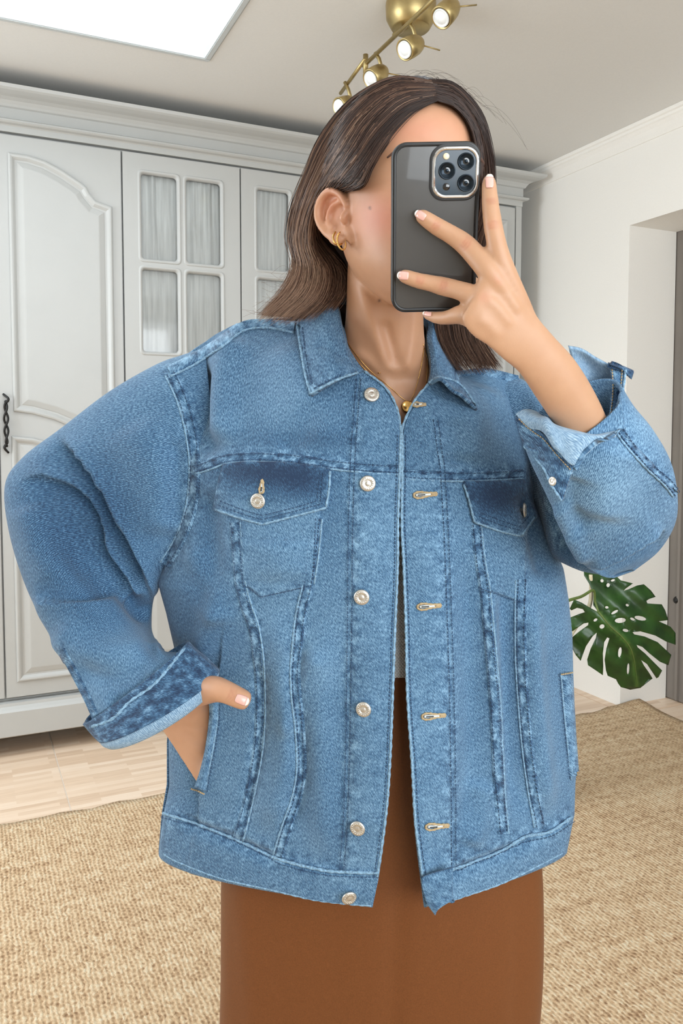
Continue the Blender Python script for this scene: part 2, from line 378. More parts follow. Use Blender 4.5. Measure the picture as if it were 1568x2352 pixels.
# ceiling with the roof window shaft (opening SX0..SX1, SY0..SY1)
SX0, SX1, SY0, SY1 = -0.95, 0.852, 1.35, 2.96
bm = bmesh.new()
for d in ((XL, SX0, YB, YF), (SX1, 3.9, YB, YF), (SX0, SX1, YB, SY0), (SX0, SX1, SY1, YF)): add_box(bm, d[0], d[1], d[2], d[3], CEIL, CEIL + 0.12)
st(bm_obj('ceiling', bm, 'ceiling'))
sh = CEIL + 0.62
bm = bmesh.new(); t = 0.03
SX0 += 0.004; SX1 -= 0.004; SY0 += 0.004; SY1 -= 0.004
add_box(bm, SX0 - t, SX0, SY0 - t, SY1 + t, CEIL + 0.001, sh); add_box(bm, SX1, SX1 + t, SY0 - t, SY1 + t, CEIL + 0.001, sh)
add_box(bm, SX0, SX1, SY0 - t, SY0, CEIL + 0.001, sh); add_box(bm, SX0, SX1, SY1, SY1 + t, CEIL + 0.001, sh)
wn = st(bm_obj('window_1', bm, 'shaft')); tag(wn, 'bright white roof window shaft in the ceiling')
bm = bmesh.new(); w = 0.022
for d in ((SX0 + 0.0, SX1, SY1 - w, SY1), (SX1 - w, SX1, SY0, SY1 - w)): add_box(bm, *d, CEIL - 0.006, CEIL + 0.012, 0.003)
bm_obj('shaft_edge_trim', bm, 'shaft', wn)
# walls
OY0, OY1, OZ = -1.2, 2.80, 2.215
bm = bmesh.new()
add_box(bm, XR, 3.04, OY1, YF, 0, CEIL); add_box(bm, XR, 3.04, YB, OY0, 0, CEIL); add_box(bm, XR, 3.04, OY0, OY1, OZ, CEIL)
st(bm_obj('wall_right', bm, 'wall'))
st(box_obj('wall_far', (XL, XR, YF - 0.02, YF + 0.1, 0, CEIL), 'wall'))
bm = bmesh.new()
for d in ((YB, 1.6, 0, CEIL), (3.2, YF, 0, CEIL), (1.6, 3.2, 0, 0.85), (1.6, 3.2, 2.45, CEIL)): add_box(bm, XL - 0.1, XL, d[0], d[1], d[2], d[3])
st(bm_obj('wall_left', bm, 'wall'))
bm = bmesh.new()
for d in ((1.6, 1.66, 0.85, 2.45), (3.14, 3.2, 0.85, 2.45), (2.37, 2.43, 0.85, 2.45), (1.6, 3.2, 0.85, 0.91), (1.6, 3.2, 2.39, 2.45)): add_box(bm, XL - 0.08, XL - 0.02, d[0], d[1], d[2], d[3])
st(bm_obj('window_3', bm, 'lacquer'))
bm = bmesh.new(); WX0, WX1, WZ0, WZ1 = -0.45, 2.15, 0.75, 2.48
for d in ((XL, WX0, 0, CEIL), (WX1, 3.04, 0, CEIL), (WX0, WX1, 0, WZ0), (WX0, WX1, WZ1, CEIL)): add_box(bm, d[0], d[1], YB - 0.1, YB, d[2], d[3])
st(bm_obj('wall_back', bm, 'wall'))
bm = bmesh.new()
for d in ((WX0, WX0 + 0.06, WZ0, WZ1), (WX1 - 0.06, WX1, WZ0, WZ1), (0.82, 0.88, WZ0, WZ1)): add_box(bm, d[0], d[1], YB - 0.08, YB - 0.02, d[2], d[3])
add_box(bm, WX0, WX1, YB - 0.08, YB - 0.02, WZ0, WZ0 + 0.06); add_box(bm, WX0, WX1, YB - 0.08, YB - 0.02, WZ1 - 0.06, WZ1)
st(bm_obj('window_2', bm, 'lacquer'))
# grey door closing the passage in the right wall
dr = st(box_obj('door_1', (3.045, 3.10, OY0 - 0.2, OY1 + 0.2, 0.005, 2.26), 'dark_door'))
bm = bmesh.new(); add_box(bm, 3.03, 3.046, OY1 - 0.075, OY1 - 0.06, 0.01, 2.2); bm_obj('door_bead', bm, 'dark_door', dr)
v, f = lathe_geo([(0.002, 0), (0.016, 0.0), (0.018, 0.01), (0.012, 0.02), (0.002, 0.022)], 16)
kb = mesh_obj('door_stop', v, f, 'iron', dr); kb.location = (3.046, 2.745, 0.487); kb.rotation_euler = (0, -math.pi / 2, 0)
st(box_obj('wall_passage', (3.10, 3.16, YB, YF, 0, CEIL), 'wall'))
# cornice (cove) along the right wall
prof = [(0, 2.555), (0.006, 2.556), (0.009, 2.566), (0.012, 2.578), (0.018, 2.594), (0.028, 2.608), (0.034, 2.612), (0.036, 2.622), (0.044, 2.626), (0.047, 2.6395), (0, 2.6395)]
pv = [(XR - a, y, z) for y in (YB, YF - 0.03) for a, z in prof]; n_ = len(prof)
pf = [(i, (i + 1) % n_, n_ + (i + 1) % n_, n_ + i) for i in range(n_)] + [tuple(range(n_))[::-1], tuple(range(n_, 2 * n_))]
st(mesh_obj('trim_1', pv, pf, 'wall', smooth=False))

# ================================================================== WARDROBE
WY = 3.40
wr = empty('wardrobe', (1.1, 3.7, 0))
def wp(o):
    o.parent = wr; o.matrix_parent_inverse = Matrix.Translation((-1.1, -3.7, 0)); return o
tag(wr, 'tall white built-in wardrobe with arched panel doors and curtained glass doors', 'wardrobe')
WX_0, WX_1 = -0.87, 2.61
DXS = [-0.868, -0.37, 0.126, 0.608, 1.11, 1.605, 2.10, 2.572]
bm = bmesh.new()
add_box(bm, WX_0, WX_0 + 0.02, WY + 0.024, 3.98, 0.2, 2.5); add_box(bm, WX_1 - 0.035, WX_1, WY + 0.002, 3.98, 0.2, 2.5)
add_box(bm, WX_0, WX_1, 3.95, 3.98, 0.2, 2.5); add_box(bm, WX_0, WX_1, WY + 0.024, 3.98, 2.425, 2.45); add_box(bm, WX_0, WX_1, WY + 0.024, 3.98, 0.2, 0.22)
for x in DXS[1:-1]: add_box(bm, x - 0.009, x + 0.009, WY + 0.026, 3.95, 0.22, 2.425)
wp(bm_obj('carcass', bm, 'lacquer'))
def prism_y(prof, x0, x1, name, mat, over=True):
    # profile (out, z) swept along x at the front, returning along the right side
    vs, fs = [], []; n = len(prof)
    for cx_, sy in ((x0, 0), (x1, 1), (x1, 2)):
        for o_, z in prof:
            if sy == 0: vs.append((cx_, WY - o_, z))
            elif sy == 1: vs.append((cx_ + o_, WY - o_, z))
            else: vs.append((cx_ + o_, 3.98, z))
    for s_ in range(2):
        for i in range(n):
            j = (i + 1) % n; fs.append((s_ * n + i, s_ * n + j, (s_ + 1) * n + j, (s_ + 1) * n + i))
    fs += [tuple(range(n))[::-1], tuple(range(2 * n, 3 * n))]
    return wp(mesh_obj(name, vs, fs, mat, smooth=False))
crown = [(-0.3, 2.43), (0.002, 2.43), (0.002, 2.452), (0.006, 2.456), (0.02, 2.459), (0.026, 2.464), (0.026, 2.470), (0.010, 2.476), (0.004, 2.48), (0.004, 2.518), (0.012, 2.522),
         (0.016, 2.53), (0.024, 2.541), (0.04, 2.549), (0.058, 2.553), (0.07, 2.557), (0.078, 2.56), (0.086, 2.566), (0.09, 2.578), (-0.3, 2.578)]
prism_y(crown, WX_0, WX_1, 'crown_moulding', 'lacquer')
plinth = [(-0.05, 0.083), (0.036, 0.083), (0.04, 0.087), (0.04, 0.182), (0.032, 0.19), (0.02, 0.2), (0.018, 0.212), (-0.05, 0.214)]
prism_y(plinth, WX_0, WX_1, 'plinth', 'lacquer')
for x in (-0.8, 0.6, 1.3, 2.5):
    for y in (3.55, 3.9): wp(box_obj('foot', (x, x + 0.05, y, y + 0.05, 0.0, 0.2), 'interior'))

def offset_poly(P, d):
    P = np.asarray(P, float); n = len(P); out = []
    for i in range(n):
        a, b_, c = P[i - 1], P[i], P[(i + 1) % n]
        e1 = (b_ - a) / (np.linalg.norm(b_ - a) + 1e-9); e2 = (c - b_) / (np.linalg.norm(c - b_) + 1e-9)
        n1 = np.array([-e1[1], e1[0]]); n2 = np.array([-e2[1], e2[0]]); m = n1 + n2; m /= max(0.5, np.dot(m, n1))
        out.append(b_ + m * d)
    return np.array(out)
def raised_panel(name, outline, parent, y=WY, sc=1.0):
    # moulded frame: bead, hollow, bevel, flat field
    P = np.asarray(outline, float)
    A_ = 0.5 * np.sum(P[:, 0] * np.roll(P[:, 1], -1) - np.roll(P[:, 0], -1) * P[:, 1])
    if A_ < 0: P = P[::-1]
    steps = [(0, 0.0), (0.003, -0.0055), (0.008, -0.007), (0.014, -0.0055), (0.020, -0.001), (0.024, 0.0025), (0.030, 0.003), (0.034, 0.001), (0.052, -0.0045), (0.056, -0.005)]
    vs, fs = [], []; n = len(P)
    for o_, h in steps:
        Q = offset_poly(P, o_ * sc); vs += [(q[0], y + h - 0.0035, q[1]) for q in Q]
    for s_ in range(len(steps) - 1):
        for i in range(n):
            j = (i + 1) % n; fs.append((s_ * n + i, s_ * n + j, (s_ + 1) * n + j, (s_ + 1) * n + i))
    fs.append(tuple(range((len(steps) - 1) * n, len(steps) * n)))
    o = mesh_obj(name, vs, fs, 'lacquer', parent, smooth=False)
    return o
def slab(parent, x0, x1, z0, z1, holes=()):
    bm = bmesh.new()
    if not holes: add_box(bm, x0, x1, WY, WY + 0.022, z0, z1, 0.0025)
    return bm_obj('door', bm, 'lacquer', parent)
DZ0, DZ1 = 0.228, 2.42
def panel_door(i, mirror):
    x0, x1 = DXS[i] + 0.003, DXS[i + 1] - 0.003
    d = slab(None, x0, x1, DZ0, DZ1); wp(d)
    X = lambda t: (x0 + t) if not mirror else (x1 - t)
    # cathedral half arch, high on the meeting side
    top = [(0.050, 2.352), (0.125, 2.350), (0.185, 2.338), (0.25, 2.310), (0.31, 2.276), (0.338, 2.258), (0.352, 2.232), (0.376, 2.206), (0.438, 2.190)]
    bot = [(0.438, 1.25), (0.36, 1.262), (0.28, 1.295), (0.20, 1.33), (0.12, 1.352), (0.050, 1.362)]
    def mk(pts): return [(X(a), z) for a, z in pts]
    raised_panel('door_panel', mk(top + bot), d)
    low = [(0.04, 1.266), (0.12, 1.258), (0.20, 1.236), (0.28, 1.20), (0.36, 1.168), (0.44, 1.152), (0.44, 0.29), (0.04, 0.29)]
    raised_panel('door_panel', mk(low), d)
    # twisted black iron pull
    acc = Acc(); hx = X(0.022); tt = np.linspace(0, 1, 44)
    for ph in (0, math.pi):
        z = 1.235 + 0.16 * tt; r_ = 0.0075 * np.sin(np.pi * tt) ** 0.4
        a = tt * 2 * math.pi * 1.6 + ph
        P = np.c_[hx + r_ * np.cos(a), np.full_like(z, WY - 0.018) + 0.004 * np.sin(a), z]; v, f = tube_geo(P, 0.0042, 8); acc.add(v, f)
    for s_, z0 in ((1, 1.395), (-1, 1.235)):
        q = np.linspace(0, 1, 16); P = np.c_[hx + 0.010 * np.sin(q * 4.0) * (1 if s_ > 0 else -0.8), WY - 0.018 + 0.014 * np.maximum(0, q - 0.55) / 0.45, z0 + s_ * 0.034 * q]
        v, f = tube_geo(P, 0.0052 - 0.001 * q, 8); acc.add(v, f)
    for z0 in (1.40, 1.228):
        v, f = tube_geo([(hx, WY - 0.018, z0), (hx, WY + 0.001, z0)], 0.005, 8); acc.add(v, f)
    acc.obj('handle', 'iron', d)
    return d
def rr(x0, x1, z0, z1, r=0.012, n=4):
    P = []
    for cx_, cz, a0 in ((x1 - r, z1 - r, 0), (x0 + r, z1 - r, 90), (x0 + r, z0 + r, 180), (x1 - r, z0 + r, 270)):
        for k in range(n + 1):
            a = math.radians(a0 + 90 * k / n); P.append((cx_ + r * math.cos(a), cz + r * math.sin(a)))
    return P
def glazed_door(i):
    x0, x1 = DXS[i] + 0.003, DXS[i + 1] - 0.003; w = x1 - x0
    cols = [(x0 + 0.072, x0 + 0.226), (x0 + w - 0.236, x0 + w - 0.082)]; rows = [(1.995, 2.346), (1.613, 1.958)]
    bm = bmesh.new(); y0, y1 = WY, WY + 0.022
    xs = [x0, cols[0][0], cols[0][1], cols[1][0], cols[1][1], x1]; zs = [1.50, rows[1][0], rows[1][1], rows[0][0], rows[0][1], DZ1]
    for k in (0, 2, 4): add_box(bm, xs[k], xs[k + 1], y0, y1, DZ0, DZ1)
    for a in (1, 3):
        for k in (0, 2, 4): add_box(bm, xs[a], xs[a + 1], y0, y1, zs[k] if k else DZ0, zs[k + 1])
    d = wp(bm_obj('door', bm, 'lacquer'))
    for c0, c1 in cols:
        for r0, r1 in rows:
            # rounded bead round the opening
            O = np.array(rr(c0 - 0.012, c1 + 0.012, r0 - 0.012, r1 + 0.012, 0.018)); I = np.array(rr(c0 + 0.004, c1 - 0.004, r0 + 0.004, r1 - 0.004, 0.014))
            vs, n = [], len(O); st_ = [(0, 0.0), (0.15, -0.003), (0.4, -0.0035), (0.7, -0.001), (0.9, 0.006), (1.0, 0.015)]
            for t_, h in st_: vs += [((1 - t_) * a[0] + t_ * b_[0], WY + h, (1 - t_) * a[1] + t_ * b_[1]) for a, b_ in zip(O, I)]
            mesh_obj('glazing_bead', vs, grid_faces(len(st_), n, True, True), 'lacquer', d)
            box_obj('pane', (c0 - 0.002, c1 + 0.002, WY + 0.012, WY + 0.015, r0 - 0.002, r1 + 0.002), 'glass', d)
    # gathered curtain behind the panes
    nx, nz = 150, 26; xx = np.linspace(x0 + 0.05, x1 - 0.05, nx); zz = np.linspace(1.54, 2.375, nz); vs = []
    ph = rng.uniform(0, 6, 6); fr = rng.uniform(60, 210, 6)
    for b_, z in enumerate(zz):
        g = 0.35 + 0.65 * (b_ / nz) ** 2
        sh_ = 0.02 * math.sin(z * 5 + i) * (z - 1.6)
        y = WY + 0.034 + sum(0.0026 * np.sin((xx + sh_ * (k % 2)) * fr[k] + ph[k]) for k in range(6)) * g
        vs += list(np.c_[xx, y, np.full(nx, z)])
    mesh_obj('curtain', vs, grid_faces(nz, nx), 'curtain', d)
    raised_panel('door_panel', [(x0 + 0.06, 0.30), (x1 - 0.06, 0.30), (x1 - 0.06, 1.46), (x0 + 0.06, 1.46)], d)
    return d
panel_door(1, True); panel_door(2, False); glazed_door(3); glazed_door(4); glazed_door(5); panel_door(6, True)
panel_door(0, False)

# ================================================================== RUG
RX0, RX1, RY0, RY1 = -1.5, 2.86, -0.7, 2.79
nx, ny = 90, 72; X_, Y_ = np.meshgrid(np.linspace(RX0, RX1, nx), np.linspace(RY0, RY1, ny))
edge = np.minimum.reduce([X_ - RX0, RX1 - X_, Y_ - RY0, RY1 - Y_]); Z_ = 0.011 + 0.0012 * np.sin(X_ * 9 + Y_ * 3) * np.sin(Y_ * 7)
corner = np.exp(-(((X_ - RX1) / 0.18) ** 2 + ((Y_ - RY1) / 0.10) ** 2)); Z_ = Z_ + 0.022 * corner
wob = 0.006 * np.sin(X_ * 31) + 0.004 * np.sin(X_ * 83)
Yw = Y_ + np.where(np.isclose(Y_, RY1), wob, 0); Z_ = np.where(edge < 1e-6, Z_ - 0.008, Z_)
rug = mesh_obj('rug', np.c_[X_.ravel(), Yw.ravel(), Z_.ravel()], grid_faces(ny, nx), 'jute'); add_mod_solid(rug, 0.009, -1)
tag(rug, 'large natural jute rug with a woven ribbed texture on the tiled floor', 'rug')

# ================================================================== TRACK LIGHT
tl = empty('ceiling_spotlight', (1.31, 2.30, CEIL))
tag(tl, 'brushed brass ceiling track light with adjustable spot heads', 'ceiling light')
def tp(o): o.parent = tl; o.matrix_parent_inverse = Matrix.Translation((-1.31, -2.30, -CEIL)); return o
v, f = lathe_geo([(0.001, CEIL + 0.002), (0.078, CEIL + 0.002), (0.08, CEIL - 0.01), (0.078, CEIL - 0.05), (0.07, CEIL - 0.066), (0.062, CEIL - 0.08), (0.058, CEIL - 0.084), (0.001, CEIL - 0.085)], 40)
v[:, 0] += 1.315; v[:, 1] += 2.29; tp(mesh_obj('canopy', v, f, 'brass'))
BZ = 2.50
tp(tube_obj('bar', [(1.226, 1.72, BZ), (1.238, 2.47, BZ)], 0.0065, 'brass'))
tp(tube_obj('bar', [(1.232, 2.445, BZ + 0.012), (1.256, 2.69, BZ - 0.004)], 0.0065, 'brass'))
tp(tube_obj('joint_pin', [(1.237, 2.452, BZ - 0.028), (1.237, 2.452, BZ + 0.03)], 0.009, 'brass'))
tp(tube_obj('stem', [(1.30, 2.29, CEIL - 0.08), (1.234, 2.25, BZ + 0.004)], 0.008, 'brass'))
def spot(y, bx=1.205, tilt=0.0):
    face = np.array([bx - 0.005, y, 2.402]); back = RV * 0.62 + HV * 0.50 + np.array([0, 0, 0.60 + tilt]); back /= np.linalg.norm(back)
    h = tp(empty('spot_head', tuple(face)))
    q = Vector(back).to_track_quat('Z', 'Y').to_matrix().to_4x4()
    def part(name, prof, mat, ns=28):
        v, f = lathe_geo(prof, ns); o = mesh_obj(name, v, f, mat, h); o.matrix_local = q; return o
    part('spot_shade', [(0.0265, 0.004), (0.0285, 0.0), (0.031, 0.001), (0.031, 0.03), (0.029, 0.05), (0.024, 0.066), (0.017, 0.076), (0.008, 0.08), (0.001, 0.0805)], 'brass')
    part('bulb_rim', [(0.0255, 0.022), (0.027, 0.007), (0.0262, 0.003), (0.0252, 0.006), (0.0245, 0.012)], 'socket')
    part('bulb', [(0.001, -0.003), (0.014, -0.003), (0.016, 0.0), (0.021, 0.001), (0.0232, -0.0025), (0.0242, 0.002), (0.0242, 0.012), (0.001, 0.013)], 'bulb')
    top = back * 0.066
    bar_pt = np.array([1.226 + (y - 1.72) * 0.016, y + 0.035, BZ]) - face
    o = tube_obj('hanger', [bar_pt + np.array([0, 0, 0.006]), bar_pt * 0.5 + top * 0.5 + np.array([0, 0, 0.014]), top], 0.0062, 'brass', h)
    rod = RV * 0.93 + HV * 0.05 + np.array([0, 0, -0.12 + tilt]); tube_obj('lever', [back * 0.06 + RV * 0.004, back * 0.06 + rod * 0.075], 0.0022, 'brass', h)
for y, bx, tlt in ((1.927, 1.205, 0.22), (2.127, 1.205, -0.1), (2.346, 1.205, -0.02), (2.585, 1.205, -0.25)): spot(y, bx, tlt)

# ================================================================== MONSTERA
def atz_w(px, py, D):      # world point at forward distance D
    return to_world(V(px, py, D))
pl = empty('monstera_plant', tuple(atz_w(1210, 1590, 2.75) * np.array([1, 1, 0])))
tag(pl, 'potted monstera with large split green leaves by the white wall', 'plant')
pw = Vector(pl.location)
def plp(o): o.parent = pl; o.matrix_parent_inverse = Matrix.Translation(-pw); return o
v, f = lathe_geo([(0.001, 0.012), (0.085, 0.012), (0.09, 0.03), (0.115, 0.2), (0.118, 0.21), (0.112, 0.21), (0.105, 0.19), (0.001, 0.19)], 32)
v[:, 0] += pw.x; v[:, 1] += pw.y; plp(mesh_obj('pot', v, f, 'pot'))
v, f = lathe_geo([(0.001, 0.188), (0.104, 0.188), (0.09, 0.196), (0.001, 0.2)], 24); v[:, 0] += pw.x; v[:, 1] += pw.y; plp(mesh_obj('soil', v, f, 'soil'))
LEAF = [(1375, 1407), (1362, 1390), (1362, 1362), (1352, 1340), (1341, 1322), (1339, 1300), (1370, 1290), (1410, 1318), (1425, 1333), (1453, 1340), (1436, 1352), (1432, 1357), (1444, 1353), (1462, 1345), (1478, 1342), (1494, 1356), (1505, 1371),
        (1490, 1376), (1484, 1380), (1486, 1386), (1500, 1387), (1519, 1388), (1527, 1402), (1534, 1424), (1521, 1426), (1512, 1427), (1528, 1434), (1540, 1440), (1551, 1454), (1551, 1481), (1530, 1474), (1505, 1460), (1470, 1450), (1452, 1452), (1456, 1457), (1480, 1462), (1510, 1475), (1541, 1504), (1534, 1528), (1515, 1520), (1490, 1500), (1475, 1486), (1461, 1481),
        (1464, 1487), (1480, 1500), (1500, 1520), (1520, 1540), (1512, 1555), (1507, 1558), (1495, 1540), (1485, 1525), (1472, 1516), (1478, 1528), (1490, 1545), (1498, 1558), (1470, 1580), (1447, 1584), (1425, 1578), (1419, 1570), (1414, 1560), (1395, 1552), (1391, 1540), (1388, 1515), (1392, 1490), (1399, 1466), (1394, 1464), (1387, 1475), (1384, 1500), (1385, 1530), (1384, 1551), (1368, 1540), (1350, 1528), (1348, 1515), (1356, 1490), (1368, 1465), (1370, 1453), (1360, 1462), (1345, 1485), (1333, 1518), (1322, 1505), (1314, 1490), (1312, 1465), (1330, 1450), (1350, 1436), (1351, 1430), (1340, 1432), (1314, 1450), (1308, 1440), (1310, 1418), (1330, 1410), (1343, 1406), (1338, 1399), (1325, 1396), (1312, 1402), (1308, 1398), (1318, 1377), (1335, 1384), (1355, 1396)]
HOLES = [(1424, 1425, 13, 6, -5), (1411, 1406, 9, 3, -30), (1393, 1395, 4, 3, 0), (1436, 1448, 7, 3.5, 10), (1382, 1439, 6, 5, -30), (1367, 1424, 5, 3, -35), (1423, 1498, 4, 12, 8), (1442, 1536, 3, 13, 3), (1396, 1344, 4, 5, 15), (1382, 1334, 4, 4, 10), (1407, 1333, 5, 2.5, -20), (1452, 1422, 6, 3, 25), (1440, 1390, 4, 3, 20), (1470, 1420, 14, 5, 12)]
def build_leaf(name, outline, holes, dfun, rev=False):
    from mathutils.geometry import delaunay_2d_cdt
    pts = [Vector(p) for p in outline]; n0 = len(pts); edges = [(i, (i + 1) % n0) for i in range(n0)]
    for hx, hy, a, b_, ang in holes:
        k0 = len(pts); ca, sa = math.cos(math.radians(ang)), math.sin(math.radians(ang))
        for k in range(10):
            t_ = -2 * math.pi * k / 10; ex, ey = a * math.cos(t_), b_ * math.sin(t_); pts.append(Vector((hx + ex * ca - ey * sa, hy + ex * sa + ey * ca)))
        edges += [(k0 + k, k0 + (k + 1) % 10) for k in range(10)]
    ox, oy = np.array(outline).min(0); mx_, my_ = np.array(outline).max(0)
    for gx in np.arange(ox, mx_, 7):
        for gy in np.arange(oy, my_, 7): pts.append(Vector((gx + rng.uniform(-1, 1), gy + rng.uniform(-1, 1))))
    r = delaunay_2d_cdt(pts, edges, [], 0, 1e-4); P2 = np.array([tuple(p) for p in r[0]])
    def inside(q, poly):
        x, y = q; c = False; j = len(poly) - 1
        for i in range(len(poly)):
            if (poly[i][1] > y) != (poly[j][1] > y) and x < (poly[j][0] - poly[i][0]) * (y - poly[i][1]) / (poly[j][1] - poly[i][1]) + poly[i][0]: c = not c
            j = i
        return c
    fs = []
    for t_ in r[2]:
        c = P2[list(t_)].mean(0)
        if not inside(c, outline): continue
        if any((((c[0] - h[0]) * math.cos(math.radians(h[4])) + (c[1] - h[1]) * math.sin(math.radians(h[4]))) / h[2]) ** 2 + ((-(c[0] - h[0]) * math.sin(math.radians(h[4])) + (c[1] - h[1]) * math.cos(math.radians(h[4]))) / h[3]) ** 2 < 0.97 for h in holes): continue
        fs.append(tuple(t_))
    W3 = np.array([to_world(V(p[0], p[1], dfun(p[0], p[1]))) for p in P2])
    mid = catmull([(1374, 1405), (1400, 1437), (1430, 1465), (1450, 1500), (1462, 1580)], 60)
    dm = np.min(np.linalg.norm(P2[:, None, :] - mid[None], axis=2), axis=1)
    o = mesh_obj(name, W3, fs, 'leaf', None, True, uv=P2 / 500.0, attrs={'vein': np.clip(1.0 - dm / 6.0, 0, 1) * 0.55}); plp(o)
    add_mod_solid(o, 0.0012, 0); return o
def leaf_d(x, y):
    t_ = (x - 1374) * 0.75 + (y - 1405) * 0.66; s_ = (x - 1374) * 0.66 - (y - 1405) * 0.75
    return 2.92 - 0.00045 * t_ + 0.000004 * t_ * t_ + 0.0005 * abs(s_) + 0.008 * math.sin(s_ * 0.12)
build_leaf('leaf', LEAF, HOLES, leaf_d)
mid = [(1374, 1405), (1400, 1437), (1430, 1465), (1452, 1500), (1464, 1575)]
plp(tube_obj('midrib', [to_world(V(x, y, leaf_d(x, y) - 0.002)) for x, y in catmull(mid, 24)], np.linspace(0.004, 0.001, 24), 'petiole'))
b0 = np.array([pw.x, pw.y, 0.19])
P = [b0, to_world(V(1235, 1470, 2.78)), to_world(V(1285, 1392, 2.82)), to_world(V(1335, 1370, 2.87)), to_world(V(1362, 1356, 2.91)), to_world(V(1366, 1380, 2.93)), to_world(V(1374, 1406, 2.92))]
plp(tube_obj('petiole', catmull(P, 40), np.linspace(0.007, 0.004, 40), 'petiole'))
plp(tube_obj('aerial_stem', catmull([b0 + np.array([0.02, 0, 0]), to_world(V(1300, 1480, 2.95)), to_world(V(1350, 1400, 2.97)), to_world(V(1357, 1352, 2.98)), to_world(V(1356, 1320, 2.98))], 24), np.linspace(0.009, 0.007, 24), 'sheath'))
def small_leaf(cx_, cy_, sc, d0, ang):
    a0 = np.array(LEAF, float) - np.array([1374, 1405]); ca, sa = math.cos(ang), math.sin(ang)
    Q = a0 @ np.array([[ca, sa], [-sa, ca]]) * sc + np.array([cx_, cy_])
    build_leaf('leaf', [tuple(q) for q in Q], [], lambda x, y: d0 + 0.0004 * (abs(x - cx_) + 0.5 * (y - cy_)))
    plp(tube_obj('petiole', catmull([b0, b0 * 0.5 + 0.5 * to_world(V(cx_, cy_, d0)) + np.array([0, 0, 0.15]), to_world(V(cx_, cy_, d0))], 20), np.linspace(0.006, 0.003, 20), 'petiole'))
small_leaf(1150, 1330, 0.8, 2.85, 0.9); small_leaf(1090, 1440, 0.7, 2.6, 1.6)

# ================================================================== PERSON
person = frame_empty('person')
tag(person, 'woman in an oversized blue denim jacket and brown skirt holding a phone before her face', 'person')

def loft(st_, nr, ns, cap=True, e=1.0):
    st_ = [tuple(s) + (0,) * (8 - len(s)) for s in st_]; Cs, As, Bs = [], [], []
    for lx, ly, rx, ry, d, k, bow, dd in st_:
        L = V(lx, ly, d - dd / 2); R = V(rx, ry, d + dd / 2); c = (L + R) / 2; a = (R - L) / 2; la = np.linalg.norm(a)
        vw = (c - CAML); vw /= np.linalg.norm(vw); ah = a / la; b = -(vw - ah * np.dot(vw, ah)); b /= np.linalg.norm(b); b = b * la * k
        b[2] -= bow * d / F_; Cs.append(c); As.append(a); Bs.append(b)
    return loft3(Cs, As, Bs, nr, ns, cap, e)
def loft3(Cs, As, Bs, nr, ns, cap=True, e=1.0):
    C = catmull(Cs, nr); A = catmull(As, nr); B = catmull(Bs, nr); t = np.arange(ns) * 2 * math.pi / ns
    ct = np.sign(np.cos(t)) * np.abs(np.cos(t)) ** e; sn = np.sign(np.sin(t)) * np.abs(np.sin(t)) ** e
    G = C[:, None] + A[:, None] * ct[None, :, None] + B[:, None] * sn[None, :, None]
    vs = G.reshape(-1, 3); fs = [tuple(q) for q in grid_faces(nr, ns, True, True)]
    if cap:
        n = len(vs); vs = np.vstack([vs, G[0].mean(0), G[-1].mean(0)])
        fs += [(n, j, (j + 1) % ns) for j in range(ns)] + [(n + 1, (nr - 1) * ns + (j + 1) % ns, (nr - 1) * ns + j) for j in range(ns)]
    return vs, fs
def grid_normals(G):
    gu = np.gradient(G, axis=1); gv = np.gradient(G, axis=0); n = np.cross(gu, gv); n /= np.linalg.norm(n, axis=-1, keepdims=True) + 1e-12
    vw = CAML - G; s_ = np.sign(np.sum(n * vw, -1).mean()); return n * s_
def pdist(q, poly):
    """closest distance of pixels q (N,2) to polyline, signed side, and position 0..1 along it"""
    P = np.asarray(poly, float); P = catmull(P, max(12, len(P) * 6)) if len(P) > 2 else P
    best = np.full(len(q), 1e9); side = np.ones(len(q)); along = np.zeros(len(q)); Ls = np.r_[0, np.cumsum(np.linalg.norm(np.diff(P, axis=0), axis=1))]
    for k in range(len(P) - 1):
        a, b = P[k], P[k + 1]; ab = b - a; l2 = ab @ ab + 1e-9; t = np.clip(((q - a) @ ab) / l2, 0, 1); c = a + t[:, None] * ab
        d = np.linalg.norm(q - c, axis=1); s_ = np.sign((q - a)[:, 0] * (-ab[1]) + (q - a)[:, 1] * ab[0]); m = d < best
        best[m] = d[m]; side[m] = s_[m]; along[m] = (Ls[k] + t[m] * math.sqrt(l2)) / Ls[-1]
    return best, side, along
def height(q, feats):
    h = np.zeros(len(q))
    for f in feats:
        kind, poly, amp = f[0], f[1], f[2]
        d, s_, al = pdist(q, poly); tp_ = np.clip(np.minimum(al, 1 - al) / 0.18, 0, 1); tp_ = tp_ * tp_ * (3 - 2 * tp_)
        if kind == 'ridge': h += amp * np.exp(-(d / f[3]) ** 2) * tp_
        elif kind == 'ridgef': h += amp * np.exp(-(d / f[3]) ** 2)
        else:   # step: raised on the right-hand side of travel, decays over f[3]; sinks on the other side over f[4]
            up = np.exp(-d / f[3]); dn = -np.exp(-d / f[4]) * 0.6; x = np.clip(s_ * d / 3.0, -1, 1); w = 0.5 + 0.5 * x
            h += amp * (w * up + (1 - w) * dn) * (tp_ if kind == 'step' else 1)
    return h
def blobs(q, bl):
    h = np.zeros(len(q))
    for x, y, rx, ry, a in bl: h += a * np.exp(-((q[:, 0] - x) / rx) ** 2 - ((q[:, 1] - y) / ry) ** 2)
    return h
def uv_grid(G):
    du = np.r_['1', np.zeros((G.shape[0], 1)), np.cumsum(np.linalg.norm(np.diff(G, axis=1), axis=2), axis=1)]
    return np.stack([du, G[:, :, 2]], -1).reshape(-1, 2)
